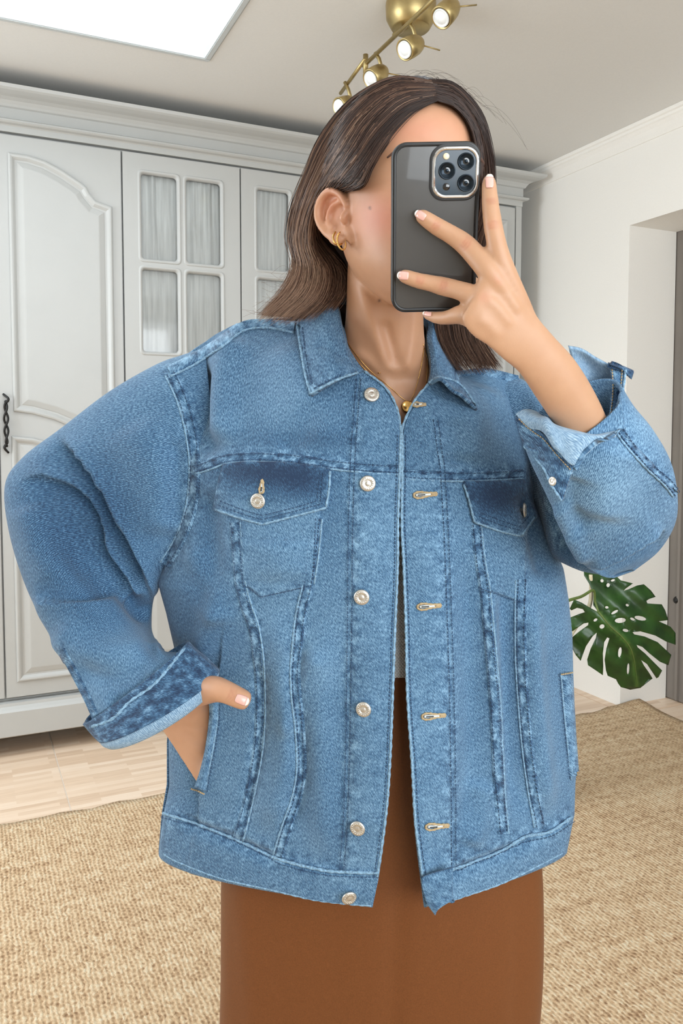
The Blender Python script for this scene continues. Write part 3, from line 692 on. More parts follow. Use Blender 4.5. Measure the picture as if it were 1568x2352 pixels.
def bvh_of(objs):
    vs, fs, n = [], [], 0
    for o in objs:
        me = o.data; a = np.zeros(len(me.vertices) * 3); me.vertices.foreach_get('co', a); vs.append(a.reshape(-1, 3))
        fs += [tuple(i + n for i in p.vertices) for p in me.polygons]; n += len(me.vertices)
    return BVHTree.FromPolygons([Vector(v) for v in np.vstack(vs)], fs)
def hit(bvh, px, py, last=None):
    d = V(px, py, 1.0) - CAML; d /= np.linalg.norm(d)
    loc, nrm, _, dist = bvh.ray_cast(Vector(CAML), Vector(d))
    if loc is None:
        q = Vector(CAML + d * (last if last else 1.0)); loc, nrm, _, _ = bvh.find_nearest(q)
        loc = np.array(loc) * 0.5 + np.array(q) * 0.5; nrm = np.array(nrm)
    loc = np.array(loc); nrm = np.array(nrm)
    if np.dot(nrm, CAML - loc) < 0: nrm = -nrm
    return loc, nrm
def drape_line(bvh, poly, step=5.0, lift=0.0):
    P = resample(poly, step); out, ns_, last = [], [], None
    for p in P:
        l, n = hit(bvh, p[0], p[1], last); last = np.linalg.norm(l - CAML); out.append(l); ns_.append(n)
    N = np.array(ns_); O = np.array(out)
    k = 2
    if len(O) > 6:
        N = np.array([N[max(0, i - k):i + k + 1].mean(0) for i in range(len(N))]); N /= np.linalg.norm(N, axis=1)[:, None]
    return O + N * lift, N, P
def band(name, bvh, poly, w, mat, parent, lift=0.0012, seam=0.8, fade=0.0, step=5.0, w2=None, side=None):
    """raised strip of half width w px that follows poly; side=(a,b) gives asymmetric offsets"""
    P = resample(poly, step); T = np.gradient(P, axis=0); T /= np.linalg.norm(T, axis=1)[:, None] + 1e-9; Nn = np.c_[-T[:, 1], T[:, 0]]
    ws = np.linspace(w, w2 if w2 else w, len(P)); lo, hi = side if side else (-1, 1)
    prof = [(0, -0.0006), (0.06, lift), (0.35, lift * 1.15), (0.65, lift * 1.15), (0.94, lift), (1, -0.0006)]; vs, uv = [], []; last = None
    s_ = np.r_[0, np.cumsum(np.linalg.norm(np.diff(P, axis=0), axis=1))] * 0.00047
    for i in range(len(P)):
        for j, (t, h) in enumerate(prof):
            q = P[i] + Nn[i] * ws[i] * (lo + (hi - lo) * t); l, n = hit(bvh, q[0], q[1], last); last = np.linalg.norm(l - CAML)
            vs.append(l + n * h); uv.append((t * ws[i] * (hi - lo) * 0.00047 + 0.1, s_[i]))
    n = len(vs); return mesh_obj(name, vs, grid_faces(len(P), len(prof)), mat, parent, True, uv, {'seam': np.full(n, seam), 'fade': np.full(n, fade)})
def drape(name, bvh, outline, mat, parent, lift, rings=10, step=7.0, seam_edge=0.9, fade=0.0, bulge=0.0, thick=None, blobl=()):
    """cloth piece with the given pixel outline lying on the surface, with its own thickness"""
    P = np.asarray(outline, float); pts = []
    for k in range(len(P)):
        a, b = P[k], P[(k + 1) % len(P)]; n = max(2, int(np.linalg.norm(b - a) / step)); pts += [a + (b - a) * i / n for i in range(n)]
    P = np.array(pts); c = P.mean(0); vs, uv, sm = [], [], []; n = len(P); last = None
    rs = [0.001] + list(np.linspace(0, 1, rings + 1)[1:-1]) + [0.97, 1.0, 1.0]; ext = len(rs)
    for ir, r_ in enumerate(rs):
        for p in P:
            q = c + (p - c) * r_; l, nn = hit(bvh, q[0], q[1], last); last = np.linalg.norm(l - CAML)
            h = lift + bulge * (1 - r_ ** 2) - (0.35 * lift if ir == ext - 2 else 0) - (lift + 0.0008 if ir == ext - 1 else 0)
            vs.append(l + nn * h); uv.append((q[0] * 0.00047, -q[1] * 0.00047)); ed = np.linalg.norm(p - q); sm.append(seam_edge * math.exp(-(ed / 16.0) ** 2))
    q2 = proj(np.array(vs)); fd = np.full(len(vs), fade) + blobs(q2, blobl)
    o = mesh_obj(name, vs, grid_faces(ext, n, True), mat, parent, True, uv, {'seam': sm, 'fade': fd}); return o
def flip_to_cam(o):
    me = o.data; s_ = 0.0
    for p in list(me.polygons)[::max(1, len(me.polygons) // 200)]:
        c = np.array(p.center); s_ += np.dot(np.array(p.normal), CAML - c)
    if s_ < 0: me.flip_normals()
    return o
def patch(name, grid, nu, nv, mat, parent, thick=0.0028, seam=None, fade=0.0, feats=()):
    """smooth sheet through a grid of (px, py, depth) control points"""
    Gc = np.array([[V(*p) for p in row] for row in grid]); a = np.array([catmull(r, nu) for r in Gc]); G = np.stack([catmull(a[:, j], nv) for j in range(nu)], 1)
    if feats:
        n = grid_normals(G); h = height(proj(G.reshape(-1, 3)), feats).reshape(G.shape[:2]); G = G + n * h[..., None]
    vs = G.reshape(-1, 3); ii, jj = np.meshgrid(np.arange(nv) / (nv - 1), np.arange(nu) / (nu - 1), indexing='ij')
    sm = np.zeros(len(vs)) if seam is None else seam(jj, ii).ravel()
    o = mesh_obj(name, vs, grid_faces(nv, nu), mat, parent, True, uv_grid(G), {'seam': sm, 'fade': np.full(len(vs), fade)})
    flip_to_cam(o); add_mod_solid(o, thick, -1); return o

# ------------------------------------------------------------------ jacket body
jk = empty('denim_jacket', (0, 0, 0), 0, person)
DS = 0.98
def tab(pts, d):
    q = VA([(x, y, d) for x, y in pts]); o = np.argsort(q[:, 2]); return q[o, 2], q[o, 0]
LSz, LSx = tab([(432, 1040), (427, 1080), (424, 1150), (402, 1240), (366, 1330), (384, 1400), (400, 1480), (394, 1600), (383, 1700), (383, 1800), (371, 1870), (364, 1955)], DS)
RSz, RSx = tab([(1210, 1040), (1215, 1080), (1225, 1150), (1262, 1230), (1288, 1300), (1300, 1370), (1310, 1450), (1314, 1540), (1320, 1650), (1327, 1740), (1321, 1800), (1319, 1870), (1302, 1955)], DS)
DF = 0.862
OLz, OLx = tab([(920, 1040), (918, 1100), (915, 1200), (914, 1300), (908, 1450), (903, 1600), (897, 1750), (890, 1850), (878, 1950), (868, 2020), (855, 2083)], DF)
ORz, ORx = tab([(922, 1040), (921, 1100), (920, 1200), (925, 1300), (930, 1450), (933, 1600), (943, 1750), (950, 1880), (958, 1950), (967, 2020), (975, 2083)], DF)
Z_HEM = V(365, 1957, DS)[2]; Z_YK = V(800, 1070, DF)[2]
def bulge_of(z):
    return np.interp(z, [Z_HEM, Z_HEM + 0.1, 1.0, 1.15, Z_YK], [0.118, 0.122, 0.118, 0.122, 0.124])
PEXP = 0.85
def ring_row(z, xs_from, xs_to, n, front=True):
    xl, xr = np.interp(z, LSz, LSx), np.interp(z, RSz, RSx); xm, A = (xl + xr) / 2, (xr - xl) / 2
    f0 = math.acos(np.clip((xm - xs_from) / A, -1, 1)); f1 = math.acos(np.clip((xm - xs_to) / A, -1, 1)); ph = np.linspace(f0, f1, n)
    B = bulge_of(z); s_ = np.sin(ph) ** PEXP
    if front:
        # towards the hem the fronts hang forward at the opening and slope evenly to the sides
        side_x = xs_to; fr_ = np.clip(np.abs(xm - A * np.cos(ph) - side_x) / (abs(xs_from - side_x) + 1e-9), 0, 1); sh_ = fr_ ** (0.52 if side_x < 0 else 0.74)
        w_ = float(np.clip((Z_HEM + 0.42 - z) / 0.34, 0, 1)); w_ = w_ * w_ * (3 - 2 * w_); s_ = s_ * (1 - w_) + sh_ * w_
    return np.c_[xm - A * np.cos(ph), (DS - B * s_ if front else DS + 0.115 * s_) - PD, np.full(n, z)]
NLO, NUP = 170, 74
zs = np.linspace(Z_HEM, Z_YK, NLO)
def front_panel(side, T, ts, ncol, feats, fbl):
    rows = []
    for z in zs:
        if side < 0: rows.append(ring_row(z, np.interp(z, OLz, OLx), np.interp(z, LSz, LSx), ncol))
        else: rows.append(ring_row(z, np.interp(z, ORz, ORx), np.interp(z, RSz, RSx), ncol))
    yk = rows[-1]; s_ = np.linspace(0, 1, ncol); D = catmull(np.c_[np.array(ts)[:, None], VA(T)], 400)
    top = np.stack([np.interp(s_, D[:, 0], D[:, 1 + k]) for k in range(3)], 1)
    for i in range(1, NUP):
        t = i / (NUP - 1); p = yk + (top - yk) * t; p[:, 1] = yk[:, 1] + (top[:, 1] - yk[:, 1]) * t ** 2.1; rows.append(p)
    G = np.array(rows); n = grid_normals(G); q = proj(G.reshape(-1, 3)); h = 1.7 * height(q, feats).reshape(G.shape[:2]); G = G + n * h[..., None]
    q = proj(G.reshape(-1, 3)); sm = np.zeros(len(q))
    for poly, w, a in SEAMW: d, _, _ = pdist(q, poly); sm = np.maximum(sm, a * np.exp(-(d / w) ** 2))
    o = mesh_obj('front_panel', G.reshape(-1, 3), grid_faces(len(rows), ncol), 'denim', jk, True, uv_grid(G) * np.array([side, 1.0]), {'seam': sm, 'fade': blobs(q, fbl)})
    flip_to_cam(o); return o

# pixel courses of the seams
L_PLK = [(822, 872), (814, 980), (808, 1085), (804, 1250), (803, 1400), (801, 1550), (799, 1700), (793, 1880), (784, 2000)]
R_PLK = [(1000, 965), (1010, 1040), (1017, 1095), (1025, 1250), (1030, 1400), (1036, 1600), (1039, 1800), (1041, 1985)]
L_EDGE = [(920, 1000), (919, 1085), (915, 1200), (914, 1300), (908, 1450), (903, 1600), (897, 1750), (890, 1850), (878, 1950), (868, 2015)]
R_EDGE = [(922, 1000), (921, 1085), (920, 1200), (925, 1300), (930, 1450), (933, 1600), (943, 1750), (950, 1880), (958, 1950), (967, 2012)]
L_YOKE = [(447, 1078), (480, 1068), (512, 1056), (560, 1050), (620, 1050), (690, 1056), (760, 1066), (840, 1074), (917, 1079)]
R_YOKE = [(922, 1088), (980, 1092), (1060, 1094), (1130, 1092), (1200, 1088)]
L_S1 = [(540, 1200), (546, 1270), (552, 1340), (566, 1395), (582, 1440), (593, 1510), (597, 1580), (597, 1650), (592, 1720), (578, 1800), (562, 1870), (546, 1928)]
L_S2 = [(718, 1190), (714, 1270), (708, 1340), (694, 1400), (684, 1470), (678, 1540), (682, 1610), (690, 1690), (692, 1770), (682, 1830), (662, 1890), (640, 1966)]
R_S1 = [(1092, 1205), (1100, 1280), (1112, 1350), (1120, 1430), (1128, 1520), (1136, 1620), (1141, 1720), (1146, 1820), (1155, 1915)]
R_S2 = [(1196, 1330), (1196, 1420), (1197, 1520), (1203, 1620), (1212, 1720), (1224, 1810), (1238, 1898)]
L_BAND = [(378, 1868), (440, 1886), (530, 1920), (640, 1970), (740, 1996), (800, 2001), (872, 2003)]
R_BAND = [(966, 2017), (1040, 1992), (1130, 1960), (1190, 1926), (1215, 1916), (1260, 1908), (1308, 1876)]
L_ARM = [(392, 858), (418, 915), (436, 980), (446, 1040), (448, 1085), (444, 1140), (432, 1195), (408, 1250), (378, 1298)]
SEAMW = [(L_PLK, 15, 0.55), (R_PLK, 15, 0.55), (L_EDGE, 9, 0.5), (R_EDGE, 9, 0.5), (L_YOKE, 24, 0.6), (R_YOKE, 24, 0.6), (L_S1, 22, 0.6), (L_S2, 20, 0.6), (R_S1, 18, 0.6), (R_S2, 18, 0.6), (L_BAND, 26, 0.6), (R_BAND, 26, 0.6), (L_ARM, 30, 0.5),
         ([(370, 1920), (500, 1965), (640, 2010), (860, 2045)], 34, 0.35), ([(985, 2060), (1130, 2000), (1310, 1915)], 34, 0.35), ([(856, 1100), (848, 1350), (848, 1600), (838, 1980)], 30, 0.18), ([(960, 1120), (985, 1400), (995, 1650), (1010, 1960)], 34, 0.2)]
L_FEATS = [('stepf', [(497, 1590), (484, 1690), (464, 1815)], -0.008, 60, 40),
           ('ridge', [(640, 1390), (655, 1560), (660, 1750), (610, 1930)], 0.006, 40), ('ridge', [(750, 1420), (735, 1600), (745, 1850), (740, 1990)], 0.005, 34),
           ('ridge', [(690, 1450), (682, 1600), (692, 1780), (650, 1930)], -0.005, 20), ('ridge', [(596, 1500), (600, 1650), (580, 1790), (550, 1920)], -0.004, 16),
           ('ridge', [(500, 1380), (470, 1480), (440, 1560)], 0.006, 34), ('ridge', [(540, 760), (515, 880), (505, 1030)], 0.010, 34), ('ridge', [(470, 830), (470, 940), (478, 1060)], -0.007, 26),
           ('ridge', [(640, 780), (690, 900), (760, 1040)], 0.004, 50), ('ridge', [(720, 920), (700, 990), (640, 1040)], -0.003, 30),
           ('ridge', [(470, 1110), (480, 1250), (470, 1400)], -0.006, 30), ('ridge', [(440, 1240), (470, 1330), (520, 1440)], 0.005, 26),
           ('ridge', [(640, 1240), (640, 1330)], 0.004, 60), ('ridge', [(740, 1480), (690, 1580), (660, 1700)], 0.004, 22), ('ridge', [(400, 1880), (520, 1925), (650, 1985)], -0.004, 12),
           ('ridge', [(850, 1100), (850, 1500), (840, 2000)], 0.002, 40)]
R_FEATS = [('ridge', [(1075, 1250), (1085, 1500), (1090, 1750), (1085, 1960)], -0.006, 34), ('ridge', [(1165, 1300), (1170, 1550), (1180, 1750), (1195, 1900)], -0.007, 26), ('ridge', [(1128, 1350), (1140, 1600), (1150, 1860)], 0.004, 16),
           ('ridge', [(1215, 1350), (1222, 1550), (1240, 1750), (1258, 1890)], 0.007, 26), ('ridge', [(1120, 880), (1080, 980), (1060, 1070)], 0.006, 44), ('ridge', [(1030, 960), (1045, 1020), (1050, 1080)], -0.004, 24),
           ('ridge', [(980, 1110), (990, 1500), (1000, 1960)], 0.003, 44), ('ridge', [(1185, 1120), (1230, 1230), (1260, 1340)], -0.006, 24), ('ridge', [(1075, 1950), (1100, 1880), (1110, 1790)], 0.005, 26), ('ridge', [(985, 2030), (1130, 1970), (1260, 1915)], -0.004, 10)]
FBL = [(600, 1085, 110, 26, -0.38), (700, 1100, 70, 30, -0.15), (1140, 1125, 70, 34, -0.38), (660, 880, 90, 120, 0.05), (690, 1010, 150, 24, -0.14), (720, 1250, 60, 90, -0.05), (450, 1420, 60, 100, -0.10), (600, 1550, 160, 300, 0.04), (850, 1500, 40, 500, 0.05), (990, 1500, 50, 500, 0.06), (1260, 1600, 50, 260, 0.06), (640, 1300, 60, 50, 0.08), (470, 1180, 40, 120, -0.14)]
fpl = front_panel(-1, [(919, 992, .868), (908, 930, .878), (884, 886, .884), (838, 853, .888), (802, 800, .90), (780, 742, .925), (700, 738, .955), (610, 736, .968), (545, 743, .972), (480, 780, .972), (380, 850, .972)],
                  [0, .05, .09, .15, .2, .25, .42, .6, .72, .85, 1], 190, L_FEATS, FBL)
fpr = front_panel(1, [(923, 992, .868), (934, 952, .874), (955, 915, .88), (984, 880, .885), (998, 830, .90), (1005, 790, .925), (1040, 842, .952), (1064, 852, .962), (1115, 845, .970), (1190, 862, .975)],
                  [0, .06, .12, .22, .3, .36, .5, .6, .75, 1], 130, R_FEATS, FBL)
rows = []
for z in zs[::3]:
    xl, xr = np.interp(z, LSz, LSx), np.interp(z, RSz, RSx); rows.append(ring_row(z, xl, xr, 90, False))
top = catmull(VA([(380, 850, .972), (480, 780, .974), (600, 735, .98), (720, 725, .99), (820, 690, 1.0), (900, 680, 1.01), (1000, 715, 1.0), (1060, 845, .98), (1115, 845, .975), (1190, 862, .975)]), 90); yk = rows[-1]
for i in range(1, 30):
    t = i / 29; p = yk + (top - yk) * t; p[:, 1] = yk[:, 1] + (top[:, 1] - yk[:, 1]) * t ** 2.1; rows.append(p)
G = np.array(rows); bp = mesh_obj('back_panel', G.reshape(-1, 3), grid_faces(len(rows), 90), 'denim', jk, True, uv_grid(G), {'seam': np.zeros(G.shape[0] * 90), 'fade': np.zeros(G.shape[0] * 90)})
if np.mean([p.normal.y for p in bp.data.polygons]) < 0: bp.data.flip_normals()

# ------------------------------------------------------------------ sleeves
def sleeve(name, st_, nr, ns, feats, seams, fbl, e=1.0):
    vs, fs = loft(st_, nr, ns, False, e); G = vs.reshape(nr, ns, 3)
    ctr = G.mean(1, keepdims=True); out = G - ctr; out /= np.linalg.norm(out, axis=-1, keepdims=True)
    gu = np.roll(G, -1, 1) - np.roll(G, 1, 1); gv = np.gradient(G, axis=0); n = np.cross(gu, gv); n /= np.linalg.norm(n, axis=-1, keepdims=True) + 1e-9
    n *= np.sign(np.sum(n * out, -1).mean())
    vw = CAML - G; vw /= np.linalg.norm(vw, axis=-1, keepdims=True); fc = np.clip(np.sum(n * vw, -1) * 2.2, 0, 1)
    q = proj(G.reshape(-1, 3)); h = 1.5 * height(q, feats).reshape(nr, ns) * fc; G = G + n * h[..., None]; q = proj(G.reshape(-1, 3)); sm = np.zeros(len(q))
    for poly, w, a in seams: d, _, _ = pdist(q, poly); sm = np.maximum(sm, a * np.exp(-(d / w) ** 2))
    L_ = np.r_[0, np.cumsum(np.linalg.norm(np.diff(G.mean(1), axis=0), axis=1))]; rad = np.linalg.norm(out * 0 + G - ctr, axis=-1).mean()
    uv = np.stack([np.broadcast_to(np.arange(ns) / ns * 2 * math.pi * rad, (nr, ns)), np.broadcast_to(-L_[:, None], (nr, ns))], -1).reshape(-1, 2)
    o = mesh_obj(name, G.reshape(-1, 3), grid_faces(nr, ns, True, True), 'denim', jk, True, uv, {'seam': sm, 'fade': blobs(q, fbl)})
    flip_check = np.mean([np.dot(p.normal, np.array(p.center) - ctr[min(nr - 1, p.index // ns), 0]) for p in list(o.data.polygons)[::17]])
    if flip_check < 0: o.data.flip_normals()
    add_mod_solid(o, 0.0025, -1); return o
SL = [(470, 800, 520, 1235, .975, .36), (420, 815, 470, 1250, .972, .40), (357, 838, 415, 1262, .97, .44), (250, 900, 370, 1315, .975, .46), (140, 984, 352, 1380, .985, .46), (52, 1052, 348, 1425, .99, .45), (12, 1115, 350, 1452, .985, .45),
      (22, 1225, 362, 1478, .965, .46), (62, 1352, 374, 1492, .945, .48), (122, 1470, 384, 1497, .925, .50), (180, 1575, 412, 1498, .905, .52), (216, 1650, 440, 1500, .89, .52)]
SLF = [('step', [(128, 1000), (190, 1060), (240, 1130), (290, 1225), (325, 1300), (345, 1385)], -0.016, 55, 34),
       ('step', [(40, 1110), (110, 1098), (180, 1130), (225, 1195), (245, 1270), (300, 1345), (325, 1400)], -0.013, 50, 30),
       ('step', [(70, 1372), (140, 1382), (220, 1378), (285, 1358)], 0.008, 46, 30), ('ridge', [(300, 1370), (322, 1400), (345, 1415)], -0.012, 18), ('ridge', [(285, 1345), (330, 1352), (320, 1330)], 0.006, 20),
       ('ridge', [(120, 1440), (220, 1500), (350, 1490)], 0.007, 40), ('ridge', [(170, 1530), (260, 1560), (350, 1530)], -0.005, 26), ('ridge', [(300, 960), (360, 1100), (370, 1240)], 0.007, 60), ('ridge', [(400, 1000), (405, 1120), (395, 1210)], -0.006, 22),
       ('ridge', [(60, 1150), (90, 1250), (140, 1340)], 0.006, 40), ('ridge', [(150, 1180), (180, 1260), (210, 1330)], -0.004, 30), ('ridge', [(355, 1460), (372, 1475), (350, 1500)], 0.01, 16), ('ridge', [(240, 1620), (310, 1590), (400, 1530)], -0.005, 18)]
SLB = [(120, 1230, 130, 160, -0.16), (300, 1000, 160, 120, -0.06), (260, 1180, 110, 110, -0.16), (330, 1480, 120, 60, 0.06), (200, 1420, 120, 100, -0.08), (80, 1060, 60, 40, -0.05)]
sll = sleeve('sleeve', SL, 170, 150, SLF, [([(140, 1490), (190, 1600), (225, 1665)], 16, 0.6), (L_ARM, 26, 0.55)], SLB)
# the raised arm: upper sleeve, then the forearm part that balloons round the elbow
SU = [(1150, 866, 1215, 1150, .985, .5), (1200, 872, 1240, 1210, .982, .56), (1262, 930, 1262, 1270, .955, .62), (1340, 1040, 1298, 1296, .925, .62), (1430, 1120, 1350, 1312, .90, .62), (1500, 1190, 1420, 1318, .885, .6), (1520, 1230, 1455, 1310, .88, .4)]
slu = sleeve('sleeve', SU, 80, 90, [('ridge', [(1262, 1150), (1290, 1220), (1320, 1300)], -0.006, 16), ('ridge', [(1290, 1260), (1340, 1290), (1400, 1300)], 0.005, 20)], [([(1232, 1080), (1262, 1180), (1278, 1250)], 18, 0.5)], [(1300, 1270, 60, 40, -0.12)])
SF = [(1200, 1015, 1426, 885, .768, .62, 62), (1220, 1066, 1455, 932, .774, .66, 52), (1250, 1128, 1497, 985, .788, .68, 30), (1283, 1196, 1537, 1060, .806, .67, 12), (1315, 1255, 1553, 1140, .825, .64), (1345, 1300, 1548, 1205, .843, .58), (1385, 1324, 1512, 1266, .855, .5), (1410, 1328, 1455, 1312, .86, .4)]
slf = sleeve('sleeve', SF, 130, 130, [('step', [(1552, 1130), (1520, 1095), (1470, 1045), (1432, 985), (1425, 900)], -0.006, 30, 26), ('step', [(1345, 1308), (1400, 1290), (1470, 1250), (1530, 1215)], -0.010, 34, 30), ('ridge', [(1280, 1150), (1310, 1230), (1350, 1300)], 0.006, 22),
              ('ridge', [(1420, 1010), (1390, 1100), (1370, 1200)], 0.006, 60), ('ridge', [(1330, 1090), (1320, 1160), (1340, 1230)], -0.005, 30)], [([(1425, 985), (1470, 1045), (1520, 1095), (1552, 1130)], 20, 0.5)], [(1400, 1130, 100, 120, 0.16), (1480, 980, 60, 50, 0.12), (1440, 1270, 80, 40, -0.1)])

# ------------------------------------------------------------------ cuffs
def edge_seam(u, v): return 0.75 * np.ones_like(u)
CUFF = [(196, 1655, 428, 1478, .893, .50, 14), (213, 1672, 448, 1500, .886, .52, 22), (224, 1682, 474, 1522, .88, .54, 28), (234, 1690, 500, 1548, .875, .55, 32)]
vs, fs = loft(CUFF, 26, 120, False); uvc = np.stack([np.tile(np.arange(120) / 120 * 0.36, 26), np.repeat(np.arange(26) / 25 * 0.05, 120)], -1); nn_ = len(vs)
cuff = mesh_obj('cuff', vs, grid_faces(26, 120, True, True), 'denim', jk, True, uvc, {'seam': np.full(nn_, 0.75), 'fade': np.full(nn_, -0.2)})
c_ = vs.mean(0)
if np.mean([np.dot(p.normal, np.array(p.center) - c_) for p in cuff.data.polygons]) < 0: cuff.data.flip_normals()
add_mod_solid(cuff, 0.004, 0)
LIP = [(233, 1688, 499, 1546, .876, .55, 32), (238, 1695, 497, 1560, .874, .54, 38), (246, 1698, 492, 1574, .874, .5, 42)]
vs, fs = loft(LIP, 8, 120, False); nn_ = len(vs); uvc = np.stack([np.tile(np.arange(120) / 120 * 0.36, 8), np.repeat(np.arange(8) / 7 * 0.012, 120)], -1)
lip = mesh_obj('cuff_lining', vs, grid_faces(8, 120, True, True), 'denim_in', jk, True, uvc, {'seam': np.zeros(nn_), 'fade': np.zeros(nn_)}); add_mod_solid(lip, 0.003, 0)
# open cuff of the raised arm: lining behind the forearm, turned edge in front, button tab
patch('cuff_lining', [[(1306, 797, .772), (1336, 806, .776), (1372, 826, .785), (1412, 842, .79)], [(1322, 838, .785), (1356, 850, .80), (1390, 866, .80), (1416, 880, .79)], [(1352, 905, .80), (1374, 915, .81), (1398, 925, .805), (1414, 935, .79)], [(1385, 975, .80), (1392, 982, .805), (1402, 988, .80), (1414, 992, .785)]], 30, 30, 'denim_in', jk, 0.003)
patch('cuff_lining', [[(1184, 950, 0.7660), (1196, 968, 0.7610), (1214, 985, 0.7560)], [(1204, 940, 0.7660), (1225, 965, 0.7460), (1245, 992, 0.7410)], [(1232, 945, 0.7660), (1256, 975, 0.7310), (1276, 1030, 0.7240)], [(1262, 968, 0.7510), (1290, 990, 0.7210), (1312, 1068, 0.7180)], [(1310, 985, 0.7460), (1335, 998, 0.7180), (1335, 1055, 0.7180)], [(1350, 998, 0.7410), (1378, 1000, 0.7240), (1372, 1022, 0.7220)], [(1398, 990, 0.7460), (1412, 990, 0.7380), (1416, 998, 0.7340)]], 24, 50, 'denim_in', jk, 0.003, feats=[('ridge', [(1240, 955), (1262, 985), (1290, 1045)], 0.004, 9)])
patch('cuff', [[(1182, 955, 0.7660), (1190, 985, 0.7640), (1202, 1025, 0.7660)], [(1214, 980, 0.7560), (1222, 1010, 0.7510), (1228, 1052, 0.7560)], [(1246, 996, 0.7420), (1250, 1035, 0.7380), (1250, 1078, 0.7410)], [(1278, 1034, 0.7280), (1276, 1066, 0.7280), (1266, 1116, 0.7310)], [(1316, 1072, 0.7180), (1306, 1100, 0.7220), (1289, 1152, 0.7240)]], 24, 44, 'denim', jk, 0.004, edge_seam, -0.12)
patch('cuff', [[(1325, 1082, 0.7180), (1316, 1072, 0.7175)], [(1350, 1040, 0.7180), (1335, 1052, 0.7160)], [(1385, 1008, 0.7220), (1374, 1018, 0.7190)], [(1420, 985, 0.7380), (1412, 992, 0.7340)]], 8, 26, 'denim', jk, 0.004, edge_seam, 0.1)
patch('cuff', [[(1400, 838, .785), (1412, 838, .784), (1425, 842, .783), (1436, 848, .782)], [(1404, 885, .783), (1412, 885, .781), (1420, 888, .780), (1432, 890, .782)], [(1400, 935, .782), (1408, 938, .779), (1414, 940, .778), (1426, 942, .780)], [(1396, 985, .782), (1402, 988, .778), (1410, 990, .776), (1422, 990, .778)]], 14, 30, 'denim', jk, 0.003, edge_seam, -0.1)
patch('cuff_tab', [[(1396, 832, .785), (1412, 836, .781), (1430, 840, .781), (1454, 850, .785)], [(1398, 836, .78), (1414, 841, .777), (1432, 846, .777), (1455, 856, .783)], [(1408, 841, .781), (1420, 846, .779), (1436, 856, .779), (1450, 872, .787)]], 20, 12, 'denim', jk, 0.004, edge_seam, -0.25)

# ------------------------------------------------------------------ collar (one continuous fold round the neck)
inner = [(822, 857, .876), (802, 818, .882), (784, 765, .895), (776, 722, .91), (772, 690, .928), (800, 672, .965), (870, 668, .985), (940, 690, .975), (984, 735, .95), (982, 775, .925), (990, 816, .905), (992, 852, .89), (984, 881, .88)]
outer = [(712, 909, .866), (700, 862, .882), (689, 805, .905), (681, 746, .935), (705, 712, .965), (770, 690, 1.01), (880, 690, 1.035), (970, 715, 1.02), (1012, 745, .985), (1026, 796, .955), (1046, 848, .93), (1068, 894, .905), (1097, 940, .885)]
grid = []
for a, b in zip(inner, outer):
    a, b = np.array(a), np.array(b); m1 = a * 0.68 + b * 0.32; m2 = a * 0.32 + b * 0.68; m1[2] -= 0.016; m2[2] -= 0.013; grid.append([tuple(a), tuple(m1), tuple(m2), tuple(b)])
grid[0][1] = (786, 868, .860); grid[0][2] = (748, 886, .855)
grid[-1][1] = (1014, 868, .864); grid[-1][2] = (1052, 898, .866)
def collar_seam(u, v): return 0.15 + 0.7 * np.exp(-((1 - u) / 0.16) ** 2) + 0.5 * np.exp(-(v / 0.03) ** 2) + 0.5 * np.exp(-((1 - v) / 0.03) ** 2)
collar = patch('collar', grid, 36, 150, 'denim', jk, 0.0035, collar_seam, -0.02, [('ridge', [(720, 790), (760, 800), (790, 830)], -0.002, 14), ('ridge', [(1000, 800), (1020, 850), (1060, 905)], -0.003, 9)])
stand = [[(832, 852, .884), (818, 858, .878)], [(806, 812, .893), (802, 818, .884)], [(790, 762, .906), (786, 765, .897)], [(782, 720, .922), (778, 722, .912)], [(780, 700, .94), (776, 690, .93)], [(810, 700, .972), (800, 672, .965)], [(875, 705, .985), (870, 668, .985)], [(935, 720, .978), (940, 690, .975)], [(975, 750, .955), (982, 735, .95)], [(976, 790, .932), (980, 775, .925)], [(984, 825, .912), (988, 816, .905)], [(986, 855, .897), (990, 852, .89)], [(980, 885, .888), (984, 881, .881)]]
patch('collar_stand', stand, 6, 80, 'denim', jk, 0.003, None, -0.05)

# ------------------------------------------------------------------ raised details on the fronts
B_all = bvh_of([fpl, fpr, sll]); B_fr = bvh_of([fpl, fpr])
STL, STT, EDG = Acc(), Acc(), Acc()
def stitch(bvh, poly, thread='navy', gap=9.0, dash=6.0, lift=0.0022, r=0.00042):
    O, N, P = drape_line(bvh, poly, gap / 3.0, lift)
    acc = STL if thread == 'navy' else STT
    for i in range(0, len(O) - 2, 3):
        v, f = tube_geo([O[i] - N[i] * 0.0005, (O[i] + O[i + 1]) / 2 + N[i] * 0.0002, O[i + 2] * 0.9 + O[i + 1] * 0.1 - N[i] * 0.0005], r, 5); acc.add(v, f)
def edge(bvh, poly, r=0.0011, lift=0.0008):
    O, N, P = drape_line(bvh, poly, 6.0, lift); v, f = tube_geo(O, r * (1 + 0.25 * np.sin(np.arange(len(O)) * 1.7)), 6); EDG.add(v, f)
def off(poly, d):
    P = resample(poly, 20); T = np.gradient(P, axis=0); T /= np.linalg.norm(T, axis=1)[:, None] + 1e-9; return P + np.c_[-T[:, 1], T[:, 0]] * d
def seam_double(poly, w=12, thread='navy', bvh=None, ed=1, fade=0.02, w2=None):
    b_ = bvh or B_fr
    band('seam', b_, poly, w, 'denim', jk, 0.0011, 0.85, fade, w2=w2)
    stitch(b_, off(poly, -w * 0.62), thread); stitch(b_, off(poly, w * 0.62), thread)
    if ed: edge(b_, off(poly, ed * w))
seam_double(L_S1, 13, ed=-1); seam_double(L_S2, 12, ed=1); seam_double(R_S1, 12, ed=-1, w2=14); seam_double(R_S2, 13, ed=1)
